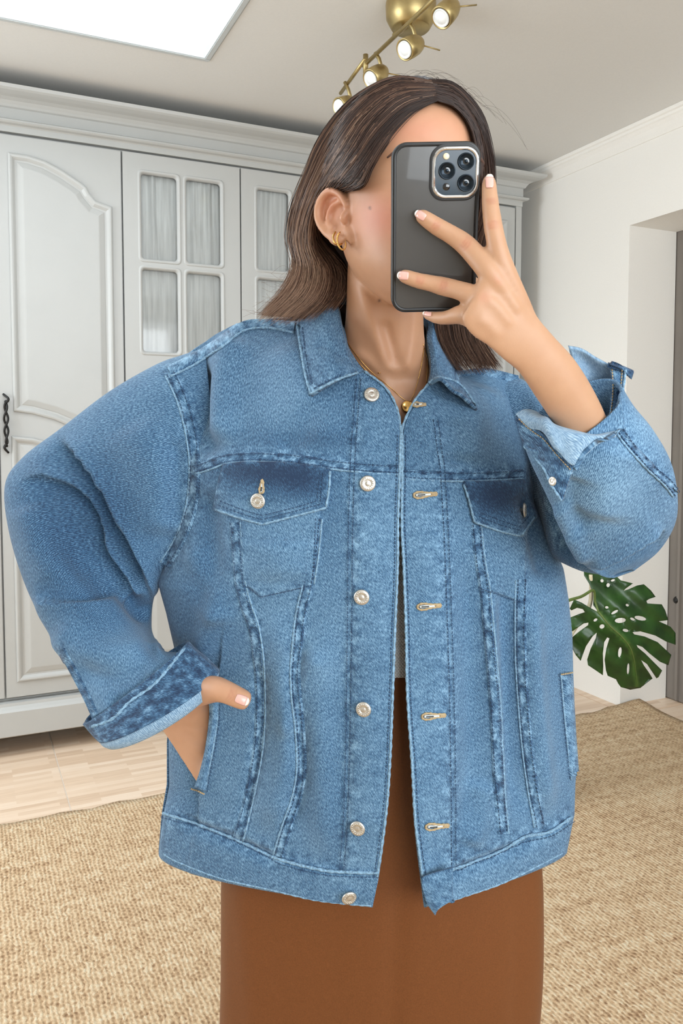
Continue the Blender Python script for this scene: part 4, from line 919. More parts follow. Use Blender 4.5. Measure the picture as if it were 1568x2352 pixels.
seam_double(L_YOKE, 11, ed=1, fade=-0.05); seam_double(R_YOKE, 11, ed=1, fade=-0.05); seam_double(L_ARM, 13, bvh=B_all, ed=1)
# front plackets (raised double layer) with pale worn edges
def two_rail(name, bvh, A, Bp, lift, seam, fade, n=150, m=9):
    a = resample(A, 4); b = resample(Bp, 4); a = catmull(a, n); b = catmull(b, n); vs, uv, last = [], [], None; sm = []
    for i in range(n):
        for j in range(m):
            t = j / (m - 1); q = a[i] * (1 - t) + b[i] * t; l, nn = hit(bvh, q[0], q[1], last); last = np.linalg.norm(l - CAML); h = lift if 0 < j < m - 1 else (-0.0005 if j == 0 else lift * 0.7)
            vs.append(l + nn * h); uv.append((q[0] * 0.00047, -q[1] * 0.00047)); sm.append(seam * (0.25 + 0.75 * (math.exp(-(t / 0.22) ** 2))))
    return mesh_obj(name, vs, grid_faces(n, m), 'denim', jk, True, uv, {'seam': sm, 'fade': np.full(len(vs), fade)})
def inset(P, dx): return [(x + dx, y) for x, y in P]
two_rail('placket', B_fr, L_PLK[2:], inset(L_EDGE[1:], -2), 0.0018, 0.65, 0.05); two_rail('placket', B_fr, R_PLK[2:], inset(R_EDGE[1:], 2), 0.0018, 0.65, 0.06)
two_rail('placket', B_fr, [(822, 866), (815, 980), (810, 1064)], [(880, 892), (914, 960), (917, 1068)], 0.0016, 0.5, 0.02, 50, 9)
two_rail('placket', B_fr, [(1000, 950), (1009, 1030), (1016, 1082)], [(958, 924), (930, 980), (923, 1078)], 0.0016, 0.5, -0.02, 50, 9)
stitch(B_fr, inset(L_PLK, 6)); stitch(B_fr, inset(R_PLK, -6)); stitch(B_fr, inset(L_EDGE, -9), lift=0.0026); stitch(B_fr, inset(R_EDGE, 9), lift=0.0026); stitch(B_fr, inset(L_PLK, -4)); stitch(B_fr, inset(R_PLK, 4))
edge(B_fr, inset(L_EDGE, -2), 0.0016, 0.0014); edge(B_fr, inset(R_EDGE, 2), 0.0016, 0.0014)
edge(B_fr, [(836, 854), (882, 890), (908, 935), (918, 992), (919, 1085)], 0.0014, 0.0014); edge(B_fr, [(984, 882), (955, 917), (935, 955), (924, 995), (922, 1085)], 0.0014, 0.0014)
# waistband
L_HEM = [(378, 1962), (410, 1980), (510, 2018), (620, 2043), (720, 2066), (800, 2076), (853, 2080)]
R_HEM = [(985, 2086), (1060, 2060), (1150, 2029), (1240, 1985), (1288, 1960)]
two_rail('waistband', B_fr, [(388, 1876)] + L_BAND[1:-1] + [(868, 2006)], L_HEM, 0.003, 0.55, 0.0, 120, 10); two_rail('waistband', B_fr, R_BAND[:-1] + [(1302, 1878)], R_HEM, 0.003, 0.55, 0.03, 90, 10)
edge(B_fr, L_BAND, 0.0018, 0.002); edge(B_fr, R_BAND, 0.0018, 0.002); stitch(B_fr, off(L_BAND, 8), lift=0.0044); stitch(B_fr, off(R_BAND, 8), lift=0.0044)
edge(B_fr, [(x, y - 2) for x, y in L_HEM], 0.0014, 0.0016); edge(B_fr, [(x, y - 2) for x, y in R_HEM], 0.0014, 0.0016)
patch('waistband_end', [[(968, 2016, .852), (990, 2008, .852), (1040, 1994, .856)], [(970, 2040, .850), (994, 2036, .849), (1040, 2030, .853)], [(980, 2075, .850), (1000, 2068, .848), (1040, 2066, .853)], [(999, 2103, .850), (1008, 2088, .848), (1042, 2066, .8535)]], 16, 20, 'denim', jk, 0.004, lambda u, v: 0.35 * np.ones_like(u), 0.0)
# chest pockets: pouch stitching, flap
POUCH_L = [(540, 1180), (546, 1260), (552, 1336), (600, 1372), (716, 1345), (724, 1270), (736, 1180)]
drape('chest_pocket', B_fr, [(548, 1150), (738, 1150), (728, 1260), (716, 1344), (600, 1372), (554, 1336)], 'denim', jk, 0.0014, 8, fade=0.05, seam_edge=0.5, bulge=0.003)
stitch(B_fr, [(552, 1336), (575, 1352), (600, 1370)], lift=0.0024); stitch(B_fr, [(600, 1370), (660, 1358), (716, 1344)], lift=0.0024)
seam_double([(724, 1190), (716, 1270), (706, 1338)], 16, ed=-1)
drape('chest_pocket', B_fr, [(1094, 1150), (1212, 1150), (1202, 1384), (1112, 1352)], 'denim', jk, 0.0012, 8, fade=0.03, seam_edge=0.4); stitch(B_fr, [(1098, 1348), (1140, 1364), (1200, 1384)], lift=0.0022)
FL_L = [(514, 1066), (560, 1060), (640, 1060), (700, 1066), (760, 1076), (757, 1120), (751, 1168), (700, 1182), (603, 1207), (550, 1192), (492, 1172), (500, 1120)]
FL_R = [(1062, 1104), (1130, 1104), (1196, 1100), (1214, 1150), (1229, 1188), (1197, 1233), (1150, 1222), (1086, 1200), (1074, 1150)]
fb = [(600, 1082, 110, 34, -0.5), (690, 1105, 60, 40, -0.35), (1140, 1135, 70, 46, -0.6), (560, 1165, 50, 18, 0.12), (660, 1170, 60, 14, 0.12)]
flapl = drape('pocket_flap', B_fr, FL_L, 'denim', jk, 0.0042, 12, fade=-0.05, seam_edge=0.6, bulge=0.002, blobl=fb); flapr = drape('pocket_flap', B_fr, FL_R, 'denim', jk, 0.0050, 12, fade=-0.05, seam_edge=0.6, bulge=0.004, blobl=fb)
B_fl = bvh_of([fpl, fpr, flapl, flapr])
edge(B_fl, [(757, 1082), (755, 1120), (748, 1165)], 0.0013, 0.0006); edge(B_fl, [(748, 1166), (700, 1179), (603, 1204)], 0.0013, 0.0006); edge(B_fl, [(603, 1204), (550, 1189), (496, 1170)], 0.0013, 0.0006)
edge(B_fl, [(1066, 1112), (1078, 1150), (1090, 1198)], 0.0013, 0.0006); edge(B_fl, [(1090, 1198), (1150, 1219), (1196, 1230)], 0.0013, 0.0006); edge(B_fl, [(1196, 1230), (1226, 1188)], 0.0012, 0.0006)
for pts in ([(735, 1085), (731, 1125), (727, 1150)], [(727, 1150), (690, 1162), (603, 1184)], [(603, 1184), (555, 1170), (505, 1150)], [(742, 1084), (738, 1125), (735, 1158)], [(735, 1158), (692, 1170), (603, 1193)], [(603, 1193), (555, 1180), (502, 1160)]): stitch(B_fl, pts, lift=0.0008)
for pts in ([(1104, 1178), (1150, 1196), (1192, 1210)], [(1192, 1210), (1215, 1184)], [(1100, 1186), (1150, 1206), (1194, 1218)]): stitch(B_fl, pts, lift=0.0008)
# slanted hand pocket welts
wg = []
for (xa, ya), (xb, yb) in (((476, 1594), (500, 1594)), ((480, 1640), (500, 1642)), ((472, 1710), (489, 1714)), ((460, 1765), (479, 1770)), ((446, 1808), (472, 1818))):
    db = hit(B_fr, xb + 4, yb)[0][1] + PD; wg.append([(xa, ya, db - 0.001), ((xa + xb) / 2, (ya + yb) / 2, db - 0.0045), (xb, yb, db - 0.002)])
patch('pocket_welt', wg, 12, 60, 'denim', jk, 0.004, lambda u, v: 0.3 * np.ones_like(u), 0.06)
WL = [(500, 1598), (499, 1650), (490, 1715), (478, 1775), (471, 1816)]
edge(B_fr, WL, 0.0014, 0.001); stitch(B_fr, off(WL, -6)); STT_pts = [(444, 1808), (458, 1813), (474, 1820)]
stitch(B_fr, STT_pts, 'tan', 4, 4, 0.005, 0.001)
WR = [(1286, 1548), (1292, 1620), (1300, 1700), (1310, 1790)]
band('pocket_welt', B_fr, [(1299, 1550), (1305, 1620), (1310, 1700), (1316, 1780)], 10, 'denim', jk, 0.003, 0.45, 0.1); edge(B_fr, WR, 0.0013, 0.001); stitch(B_fr, off(WR, 5)); stitch(B_fr, [(1282, 1547), (1296, 1545), (1308, 1543)], 'tan', 4, 4, 0.004, 0.001)
# shoulder seam
band('seam', B_all, [(676, 752), (620, 744), (560, 748), (500, 790), (440, 826), (388, 852)], 12, 'denim', jk, 0.0012, 0.7, 0.12); edge(B_all, [(676, 766), (615, 755), (560, 762), (505, 802), (445, 840), (392, 866)], 0.0014, 0.0012)
band('seam', B_fr, [(1046, 858), (1100, 852), (1150, 862), (1186, 872)], 9, 'denim', jk, 0.0012, 0.6, 0.12)
# collar edges
B_co = bvh_of([collar])
edge(B_co, [(684, 748), (692, 805), (702, 862), (714, 905)], 0.0014, 0.0008); edge(B_co, [(714, 905), (748, 886), (786, 868), (820, 857)], 0.0014, 0.0008); stitch(B_co, [(695, 752), (701, 805), (710, 855), (719, 888)], lift=0.0008); stitch(B_co, [(722, 892), (752, 876), (790, 858)], lift=0.0008)
edge(B_co, [(1092, 936), (1068, 898), (1046, 878), (1014, 870), (986, 881)], 0.0014, 0.0008)
# cuffs and sleeve seams
B_cf = bvh_of([cuff, lip]); B_sl = bvh_of([sll]); B_sf = bvh_of([slf])
edge(B_cf, [(214, 1668), (262, 1650), (300, 1612), (360, 1568), (424, 1490)], 0.002, 0.001); stitch(B_cf, [(250, 1686), (330, 1658), (420, 1616), (480, 1570), (494, 1548)], lift=0.0012)
stitch(B_cf, [(222, 1672), (268, 1655), (306, 1620), (366, 1576), (430, 1498)], 'tan', lift=0.001)
stitch(B_cf, [(246, 1668), (290, 1660), (320, 1640)], 'tan', 5, 5, 0.001, 0.0008)
band('seam', B_sl, [(140, 1492), (172, 1550), (200, 1605), (222, 1655)], 10, 'denim', jk, 0.001, 0.7, -0.05); seam_double([(1424, 990), (1448, 1024), (1490, 1068), (1530, 1105), (1552, 1135)], 10, bvh=B_sf, ed=1)
B_cr = bvh_of([o for o in jk.children if o.name.startswith('cuff')])
stitch(B_cr, [(1405, 848), (1408, 890), (1405, 935), (1399, 982)], 'tan', 7, 5, 0.0008, 0.0006); stitch(B_cr, [(1428, 850), (1424, 890), (1419, 935), (1413, 982)], 'tan', 7, 5, 0.0008, 0.0006)
stitch(B_cr, [(1192, 962), (1222, 990), (1250, 1010), (1280, 1046), (1312, 1080)], 'tan', 7, 5, 0.0008, 0.0005); edge(B_cr, [(1316, 1084), (1306, 1110), (1292, 1148)], 0.0013, 0.0006); edge(B_cr, [(1204, 1024), (1228, 1050), (1250, 1076), (1266, 1112), (1290, 1150)], 0.0012, 0.0006)
edge(B_cr, [(1436, 850), (1430, 890), (1425, 940), (1420, 988)], 0.0013, 0.0006)
for a, nm, mt in ((STL, 'stitching', 'navy_thread'), (STT, 'stitching', 'tan_thread'), (EDG, 'worn_edge', 'pale_edge')):
    o = a.obj(nm, mt, jk); o['kind'] = 'stuff'
# thickness of the shell
for o in (fpl, fpr, bp): add_mod_solid(o, 0.0025, -1)

# metal shank buttons
bprof = [(0.0001, 0.0030), (0.0026, 0.0031), (0.0032, 0.0026), (0.0038, 0.0030), (0.0046, 0.0033), (0.0070, 0.0031), (0.0082, 0.0026), (0.0086, 0.0016), (0.0080, 0.0006), (0.0030, 0.0), (0.0028, -0.003), (0.0001, -0.003)]
bmesh_data = None
B_bt = bvh_of([o for o in jk.children if o.type == 'MESH' and o.name.split('.')[0] in ('front_panel', 'placket', 'pocket_flap', 'waistband', 'cuff')])
def button(px, py, tilt=None, s_=1.0):
    global bmesh_data
    l, n = hit(B_bt, px, py)
    ns_ = []
    for dx in (-14, 0, 14):
        for dy in (-14, 0, 14): ns_.append(hit(B_bt, px + dx, py + dy)[1])
    n = np.mean(ns_, 0); n /= np.linalg.norm(n)
    if tilt is not None: n = n + np.array(tilt); n /= np.linalg.norm(n)
    if bmesh_data is None:
        v, f = lathe_geo(bprof, 28)
        # raised dashes standing for the stamped ring of marks
        acc = Acc(); acc.add(v, f)
        for k in range(16):
            a = 2 * math.pi * k / 16; c, s2 = math.cos(a), math.sin(a); q = np.array([(-.0005, -.0007), (.0005, -.0007), (.0005, .0007), (-.0005, .0007)]); r0 = 0.0058
            top = [((r0 + y) * c - x * s2, (r0 + y) * s2 + x * c, 0.0036) for x, y in q]; bot = [((r0 + y) * c - x * s2, (r0 + y) * s2 + x * c, 0.0028) for x, y in q]
            acc.add(top + bot, [(0, 1, 2, 3), (0, 4, 5, 1), (1, 5, 6, 2), (2, 6, 7, 3), (3, 7, 4, 0)])
        o = acc.obj('button', 'nickel', jk); bmesh_data = o.data
        me = o.data
    else: o = link(bpy.data.objects.new('button', bmesh_data), jk)
    Mx = Vector(n).to_track_quat('Z', 'Y').to_matrix().to_4x4(); Mx.translation = Vector(l + n * 0.0022)
    o.matrix_local = Mx @ Matrix.Scale(s_, 4); return o
for p in ((852, 910), (844, 1110), (831, 1370), (836, 1627), (823, 1899), (595, 1150)): button(*p)
button(800, 2057, (0.5, 0, -0.25)); button(1196, 1172, (1.4, 0, 0)); button(1014, 2034, (-0.9, 0, -0.6), 0.9); button(1273, 1105, None, 0.5)
# button holes
B_bh = B_bt
def buttonhole(px, py, w=26, ang=-4, h=7, tail=True):
    ca, sa = math.cos(math.radians(ang)), math.sin(math.radians(ang)); R = lambda x, y: (px + x * ca - y * sa, py + x * sa + y * ca)
    h_ = empty('buttonhole', (0, 0, 0), 0, jk)
    ol = [R(-w, 0), R(-w * .85, -h * .8), R(-w * .4, -h), R(w * .3, -h * .5), R(w, -h * .35), R(w, h * .35), R(w * .3, h * .5), R(-w * .4, h), R(-w * .85, h * .8)]
    O, N, P = drape_line(B_bh, ol + [ol[0]], 4, 0.0012); v, f = tube_geo(O, 0.0012 * (1 + 0.3 * np.sin(np.arange(len(O)) * 2.4)), 6); acc = Acc(); acc.add(v, f)
    O, N, P = drape_line(B_bh, [R(w * .55, 0), R(w * 1.05, -h * .2)], 4, 0.0014); v, f = tube_geo(O, 0.0016, 6); acc.add(v, f)
    obs = [acc.obj('buttonhole_thread', 'tan_thread', jk)]
    O, N, P = drape_line(B_bh, [R(-w * .8, 0), R(w * .5, 0)], 4, 0.0006); v, f = tube_geo(O, 0.0017, 6); acc = Acc(); acc.add(v, f); acc.obj('buttonhole_slit', 'hole', jk)
    O, N, P = drape_line(B_bh, [R(-w * .65, 0), R(0, 0)], 4, 0.0016); v, f = tube_geo(O, 0.0009, 6); acc = Acc(); acc.add(v, f); acc.obj('buttonhole_slit', 'socket', jk)
    bpy.data.objects.remove(h_)
for p in ((975, 1136), (984, 1392), (994, 1644), (1002, 1897)): buttonhole(*p)
buttonhole(962, 930, 14, 0, 5); buttonhole(602, 1118, 15, -85, 5)

# ================================================================== BODY (one continuous surface)
BV, BF, BN = [], [], 0
def badd(v, f):
    global BN
    BV.append(np.asarray(v, float)); BF.extend(tuple(int(i) + BN for i in q) for q in f); BN += len(v)
# --- head
HC = V(926, 448, .885); HYAW = math.radians(25); HROLL = math.radians(3.5)
fwd = np.array([math.sin(HYAW), -math.cos(HYAW), 0.0]); sidev = np.array([math.cos(HYAW), math.sin(HYAW), 0.0]); upv = np.array([0, 0, 1.0])
# roll: crown leans to image right
upv, sidev = (np.cos(HROLL) * upv + np.sin(HROLL) * np.array([1.0, 0, 0])), sidev
sidev = sidev - upv * np.dot(sidev, upv); sidev /= np.linalg.norm(sidev); fwd = np.cross(upv, sidev); fwd /= np.linalg.norm(fwd)
if fwd[1] > 0: fwd = -fwd
CHIN = HC - upv * 0.118
def HP(x, y, z):   # head frame: x to image right, y face direction, z up from the chin
    return CHIN + sidev * x + fwd * y + upv * z
tabh = np.array([  # z, front, back, half width
    (-0.004, 0.066, 0.012, 0.012), (0.000, 0.076, 0.000, 0.022), (0.012, 0.083, -0.022, 0.036), (0.028, 0.085, -0.045, 0.048), (0.045, 0.086, -0.062, 0.0555), (0.065, 0.085, -0.074, 0.0605), (0.085, 0.085, -0.082, 0.0645),
    (0.105, 0.083, -0.088, 0.0675), (0.120, 0.082, -0.092, 0.069), (0.135, 0.087, -0.095, 0.0705), (0.155, 0.088, -0.097, 0.072), (0.175, 0.083, -0.096, 0.0715), (0.195, 0.071, -0.090, 0.066), (0.212, 0.052, -0.077, 0.055), (0.225, 0.028, -0.056, 0.038), (0.232, 0.0, -0.03, 0.018)])
NR, NS = 120, 140
zz = np.linspace(tabh[0, 0], tabh[-1, 0], NR); tb = catmull(tabh, 600)
fr, bk, hw = (np.interp(zz, tb[:, 0], tb[:, k]) for k in (1, 2, 3))
G = np.zeros((NR, NS, 3))
th = np.arange(NS) * 2 * math.pi / NS
for i in range(NR):
    cy = (fr[i] + bk[i]) / 2; b = (fr[i] - bk[i]) / 2; e = 0.92
    x = hw[i] * np.sign(np.cos(th)) * np.abs(np.cos(th)) ** e; y = cy + b * np.sign(np.sin(th)) * np.abs(np.sin(th)) ** e
    G[i] = np.c_[x, y, np.full(NS, zz[i])]
def gb(x0, z0, sx, sz, amp, front=True):
    m = (G[:, :, 1] > 0.0) if front else True
    G[:, :, 1] += np.where(m, amp * np.exp(-((G[:, :, 0] - x0) / sx) ** 2 - ((G[:, :, 2] - z0) / sz) ** 2), 0)
gb(0, 0.080, 0.012, 0.012, 0.019); gb(0, 0.096, 0.008, 0.018, 0.011); gb(0, 0.116, 0.007, 0.016, 0.005)
for s_ in (-1, 1):
    gb(s_ * 0.012, 0.076, 0.006, 0.006, 0.006); gb(s_ * 0.031, 0.116, 0.015, 0.011, -0.010); gb(s_ * 0.031, 0.119, 0.012, 0.004, 0.0075); gb(s_ * 0.031, 0.109, 0.012, 0.003, 0.005); gb(s_ * 0.030, 0.136, 0.022, 0.007, 0.004)
    gb(s_ * 0.040, 0.088, 0.018, 0.018, 0.004)
gb(0, 0.052, 0.022, 0.0045, 0.006); gb(0, 0.042, 0.019, 0.005, 0.006); gb(0, 0.0475, 0.024, 0.0018, -0.004); gb(0, 0.031, 0.018, 0.006, -0.003); gb(0, 0.014, 0.016, 0.012, 0.005)
HV3 = np.array([[HP(*p) for p in row] for row in G]).reshape(-1, 3)
fs = [tuple(q) for q in grid_faces(NR, NS, True)]; n = len(HV3); HV3 = np.vstack([HV3, HP(0, .039, -0.006), HP(0, -.015, 0.2335)])
fs += [(n, (j + 1) % NS, j) for j in range(NS)] + [(n + 1, (NR - 1) * NS + j, (NR - 1) * NS + (j + 1) % NS) for j in range(NS)]
badd(HV3, fs)
# --- ear (image left) and its twin on the other side
def ear(sgn):
    base = lambda a, b, o: HP(sgn * (0.0650 + o * 0.7 + 0.24 * (0.012 - a)), -0.006 + a * 0.95, 0.0650 + b * 0.80)     # a forward, b up, o out
    helix = [(0.012, 0.034, 0.004), (0.006, 0.050, 0.010), (-0.008, 0.058, 0.014), (-0.020, 0.052, 0.016), (-0.026, 0.036, 0.017), (-0.024, 0.020, 0.015), (-0.016, 0.006, 0.011), (-0.008, -0.002, 0.008)]
    v, f = tube_geo(catmull([base(*p) for p in helix], 44), np.interp(np.linspace(0, 1, 44), [0, .5, 1], [0.0038, 0.0046, 0.004]), 10); badd(v, f)
    anti = [(0.004, 0.044, 0.006), (-0.008, 0.040, 0.0085), (-0.014, 0.030, 0.0095), (-0.014, 0.018, 0.0085), (-0.006, 0.010, 0.006)]
    v, f = tube_geo(catmull([base(*p) for p in anti], 26), 0.0032, 8); badd(v, f)
    lobe = [(-0.010, 0.004, 0.008), (-0.004, -0.004, 0.007), (0.002, -0.007, 0.005), (0.006, -0.002, 0.003)]
    v, f = tube_geo(catmull([base(*p) for p in lobe], 16), [0.0045] * 4 + [0.0062] * 8 + [0.005] * 4, 10); badd(v, f)
    v, f = tube_geo([base(0.004, 0.010, -0.004), base(0.010, 0.0, -0.006), base(0.013, -0.010, -0.010)], [0.005, 0.0062, 0.005], 10); badd(v, f)
    # plate behind the folds
    C = [base(-0.008, 0.056, 0.004), base(-0.010, 0.044, 0.002), base(-0.010, 0.030, 0.001), base(-0.007, 0.016, 0.0), base(-0.002, 0.002, 0.0), base(0.0, -0.006, 0.001)]
    ax = [0.010, 0.020, 0.022, 0.018, 0.012, 0.005]; A = [(fwd * 0.9 - sidev * sgn * 0.42) * a for a in ax]; Bb = [sidev * sgn * 0.0028] * 6
    v, f = loft3(C, A, Bb, 24, 20); badd(v, f)
    v, f = tube_geo(catmull([base(0.012, 0.030, 0.001), base(0.008, 0.022, 0.006), base(0.009, 0.014, 0.003)], 12), [0.003] * 3 + [0.0045] * 6 + [0.003] * 3, 8); badd(v, f)
ear(-1); ear(1)
# --- neck, shoulders, trunk
v, f = loft([(800, 560, 985, 600, .915, .8), (797, 640, 975, 665, .915, .8), (795, 700, 972, 715, .918, .82), (790, 760, 975, 780, .93, .8), (776, 815, 990, 835, .94, .72), (730, 862, 1040, 880, .95, .5), (620, 905, 1130, 925, .955, .38), (560, 960, 1170, 975, .958, .36), (560, 1050, 1165, 1060, .96, .36), (580, 1200, 1150, 1210, .965, .37), (610, 1400, 1110, 1400, .97, .38), (600, 1560, 1120, 1560, .972, .38), (560, 1800, 1180, 1800, .975, .40), (560, 1980, 1190, 1980, .98, .40)], 120, 72); 
# tendons of the neck
q = proj(v); hgt = height(q, [('ridge', [(815, 610), (845, 720), (890, 830), (915, 880)], 0.0055, 20), ('ridge', [(880, 730), (895, 790), (908, 850)], -0.006, 14), ('ridge', [(960, 680), (950, 780), (930, 870)], 0.005, 14), ('ridge', [(800, 800), (850, 835), (905, 900)], 0.003, 12), ('ridge', [(850, 870), (800, 850), (775, 830)], -0.003, 12), ('ridge', [(918, 900), (920, 980), (922, 1050)], -0.004, 14)])
vw = CAML - v; vw /= np.linalg.norm(vw, axis=1)[:, None]; v = v + vw * hgt[:, None]; badd(v, f)
# --- legs and feet, hidden by the skirt, standing on the rug
for sx, px0 in ((-1, 0.0), (1, 0.0)):
    hx = V(875, 1980, .98)[0] + sx * 0.085
    C = [(hx, 0.02, 0.84), (hx, 0.02, 0.62), (hx - sx * .005, 0.015, 0.46), (hx - sx * .005, 0.02, 0.30), (hx - sx * .008, 0.03, 0.13), (hx - sx * .008, 0.03, 0.055)]
    rr_ = [0.07, 0.062, 0.05, 0.048, 0.034, 0.032]
    v, f = loft3([np.array(c) for c in C], [np.array([r, 0, 0]) for r in rr_], [np.array([0, -r, 0]) for r in rr_], 60, 28); badd(v, f)
    C = [(hx, 0.065, 0.045), (hx, 0.03, 0.05), (hx, -0.04, 0.045), (hx, -0.10, 0.034), (hx, -0.145, 0.026)]; A = [0.024, 0.033, 0.036, 0.043, 0.03]; Bz = [0.022, 0.035, 0.03, 0.02, 0.013]
    v, f = loft3([np.array(c) for c in C], [np.array([a, 0, 0]) for a in A], [np.array([0, 0, b]) for b in Bz], 40, 24); badd(v, f)
# --- raised arm: hand back, wrist, forearm, upper arm
v, f = loft([(1152, 588, 1058, 728, .688, .22), (1166, 612, 1066, 748, .688, .25), (1188, 650, 1086, 772, .690, .27), (1212, 694, 1120, 795, .695, .30), (1242, 738, 1156, 826, .703, .38), (1276, 778, 1192, 856, .713, .52), (1318, 826, 1226, 905, .727, .70), (1358, 890, 1262, 958, .742, .82), (1392, 962, 1296, 1010, .757, .86), (1425, 1060, 1325, 1080, .785, .86), (1450, 1170, 1350, 1180, .83, .85), (1445, 1260, 1370, 1250, .86, .7)], 110, 52)
q = proj(v); hgt = height(q, [('ridge', [(1140, 640), (1160, 660), (1200, 720)], 0.002, 12), ('ridge', [(1112, 684), (1140, 700), (1180, 750)], 0.0018, 10), ('ridge', [(1166, 630), (1200, 690), (1240, 760)], -0.0012, 12), ('ridge', [(1128, 664), (1160, 700), (1190, 740)], -0.0014, 10), ('ridge', [(1092, 728), (1120, 745), (1150, 780)], 0.0015, 12)])
vw = CAML - v; vw /= np.linalg.norm(vw, axis=1)[:, None]; v = v + vw * hgt[:, None]; badd(v, f)
v, f = loft([(1180, 980, 1140, 1100, .99, .7), (1260, 1070, 1225, 1180, .978, .7), (1350, 1150, 1312, 1250, .93, .8), (1440, 1190, 1370, 1290, .87, .9), (1455, 1215, 1390, 1290, .86, .6)], 50, 32); badd(v, f)
PHD = lambda px, py: 0.688 + (py - 326) / 390 * 0.042       # depth of the phone back
def finger(pts, ns=18, n=46):
    """joints as (px, py, depth, radius px)"""
    P = np.array(pts, float); C = VA(P[:, :3]); C = catmull(C, n); R = catmull(P[:, 3:4], n)[:, 0]; dpt = catmull(P[:, 2:3], n)[:, 0]; R = R * dpt / F_
    # rounded ends
    t = np.linspace(0, 1, n); R = R * np.where(t < 0.09, np.sqrt(np.clip(1 - ((0.09 - t) / 0.0905) ** 2, 0.02, 1)), 1.0)
    v, f = tube_geo(C, R, ns); badd(v, f); return C, R
f_i = finger([(1122, 400, .690, 13), (1123, 428, .689, 17), (1126, 470, .687, 19.5), (1131, 512, .685, 21.5), (1140, 560, .684, 22.5), (1152, 605, .686, 25), (1172, 650, .691, 24), (1200, 700, .699, 19), (1228, 745, .709, 10)])
f_m = finger([(955, 487, PHD(955, 487) - .007, 12), (972, 499, PHD(972, 499) - .008, 17), (1003, 520, PHD(1003, 520) - .009, 20), (1034, 538, .699, 21), (1066, 560, .697, 23.5), (1098, 594, .690, 25), (1124, 626, .6855, 26), (1148, 658, .688, 24), (1180, 704, .696, 18), (1208, 740, .706, 9)])
f_r = finger([(914, 630, PHD(914, 632) - .006, 12), (930, 635, PHD(930, 636) - .0075, 16), (962, 645, PHD(962, 643) - .009, 18), (990, 651, .712, 19), (1018, 658, .710, 21.5), (1050, 666, .702, 21.5), (1085, 678, .695, 24), (1118, 698, .693, 25), (1158, 736, .699, 20), (1192, 772, .710, 9)])
f_p = finger([(970, 720, .730, 7), (984, 725, .728, 11), (1006, 730, .722, 14.5), (1030, 729, .714, 17), (1056, 723, .706, 22), (1082, 728, .701, 26), (1112, 748, .700, 26), (1150, 782, .705, 20), (1186, 812, .716, 9)])
finger([(1030, 570, .748, 15), (1045, 605, .749, 19), (1075, 650, .748, 22), (1115, 690, .740, 25), (1150, 725, .722, 29), (1185, 765, .708, 32)])     # thumb across the front of the phone
# webs between the knuckles
for a, b, r in (((1150, 610, .687), (1120, 640, .687), 20), ((1120, 645, .687), (1098, 690, .690), 22), ((1098, 690, .691), (1080, 728, .698), 22)):
    v, f = tube_geo([V(*a), V(*b)], r * .69 / F_, 14); badd(v, f)
# --- other arm: upper arm, forearm, hand going into the pocket with the thumb outside
hs_ = [(440, 900, 480, 1060, .985, .8), (330, 960, 380, 1110, .99, .8), (205, 1070, 270, 1180, 1.015, .7), (115, 1150, 205, 1240, 1.02, .65), (120, 1260, 220, 1300, 1.005, .6), (165, 1400, 262, 1388, .965, .6), (242, 1512, 325, 1464, .938, .6), (318, 1590, 408, 1530, .908, .62), (352, 1622, 452, 1552, .893, .56)]
for lx, ly, rx, ry, k_ in ((366, 1660, 484, 1594, .34), (398, 1712, 490, 1640, .24), (434, 1770, 484, 1712, .2), (456, 1802, 480, 1764, .18)):
    dl_ = hit(B_fr, max(lx, 398) + 4, ly)[0][1] + PD - 0.006; dr_ = hit(B_fr, rx - 9, ry)[0][1] + PD - 0.004
    dl_ = min(dl_, dr_ + 0.035); hs_.append((lx, ly, rx, ry, (dl_ + dr_) / 2, k_, 0, dr_ - dl_))
v, f = loft(hs_, 120, 40)
q = proj(v); hgt = height(q, [('ridge', [(470, 1620), (440, 1650), (400, 1660)], 0.002, 14), ('ridge', [(478, 1668), (445, 1672), (420, 1665)], -0.002, 8), ('ridge', [(470, 1700), (440, 1690), (410, 1680)], -0.0016, 7), ('ridge', [(468, 1730), (440, 1715)], 0.0016, 8)])
vw = CAML - v; vw /= np.linalg.norm(vw, axis=1)[:, None]; v = v + vw * hgt[:, None]; badd(v, f)
finger([(574, 1614, .842, 18), (560, 1608, .843, 23), (540, 1599, .845, 25), (515, 1588, .850, 27), (490, 1583, .860, 31), (455, 1590, .875, 34), (420, 1610, .884, 30)])
me = bpy.data.meshes.new('body_raw'); me.from_pydata([tuple(x) for x in np.vstack(BV)], [], BF); ob = link(bpy.data.objects.new('body_raw', me))
bmx = bmesh.new(); bmx.from_mesh(me); bmesh.ops.recalc_face_normals(bmx, faces=bmx.faces); bmx.to_mesh(me); bmx.free()
rm = ob.modifiers.new('r', 'REMESH'); rm.mode = 'VOXEL'; rm.voxel_size = 0.0019
sm_ = ob.modifiers.new('s', 'SMOOTH'); sm_.iterations = 5; sm_.factor = 0.5
dg = bpy.context.evaluated_depsgraph_get(); bme = bpy.data.meshes.new_from_object(ob.evaluated_get(dg)); bpy.data.objects.remove(ob)
bme.name = 'body'; bme.polygons.foreach_set('use_smooth', [True] * len(bme.polygons)); bme.materials.clear(); bme.materials.append(M['skin'])
nv = len(bme.vertices); co = np.zeros(nv * 3); bme.vertices.foreach_get('co', co); co = co.reshape(-1, 3); pq = proj(co)
base = np.array(srgb(196, 149, 117)[:3]); tint = np.tile(base, (nv, 1)); isface = (co[:, 2] > CHIN[2] - 0.03)
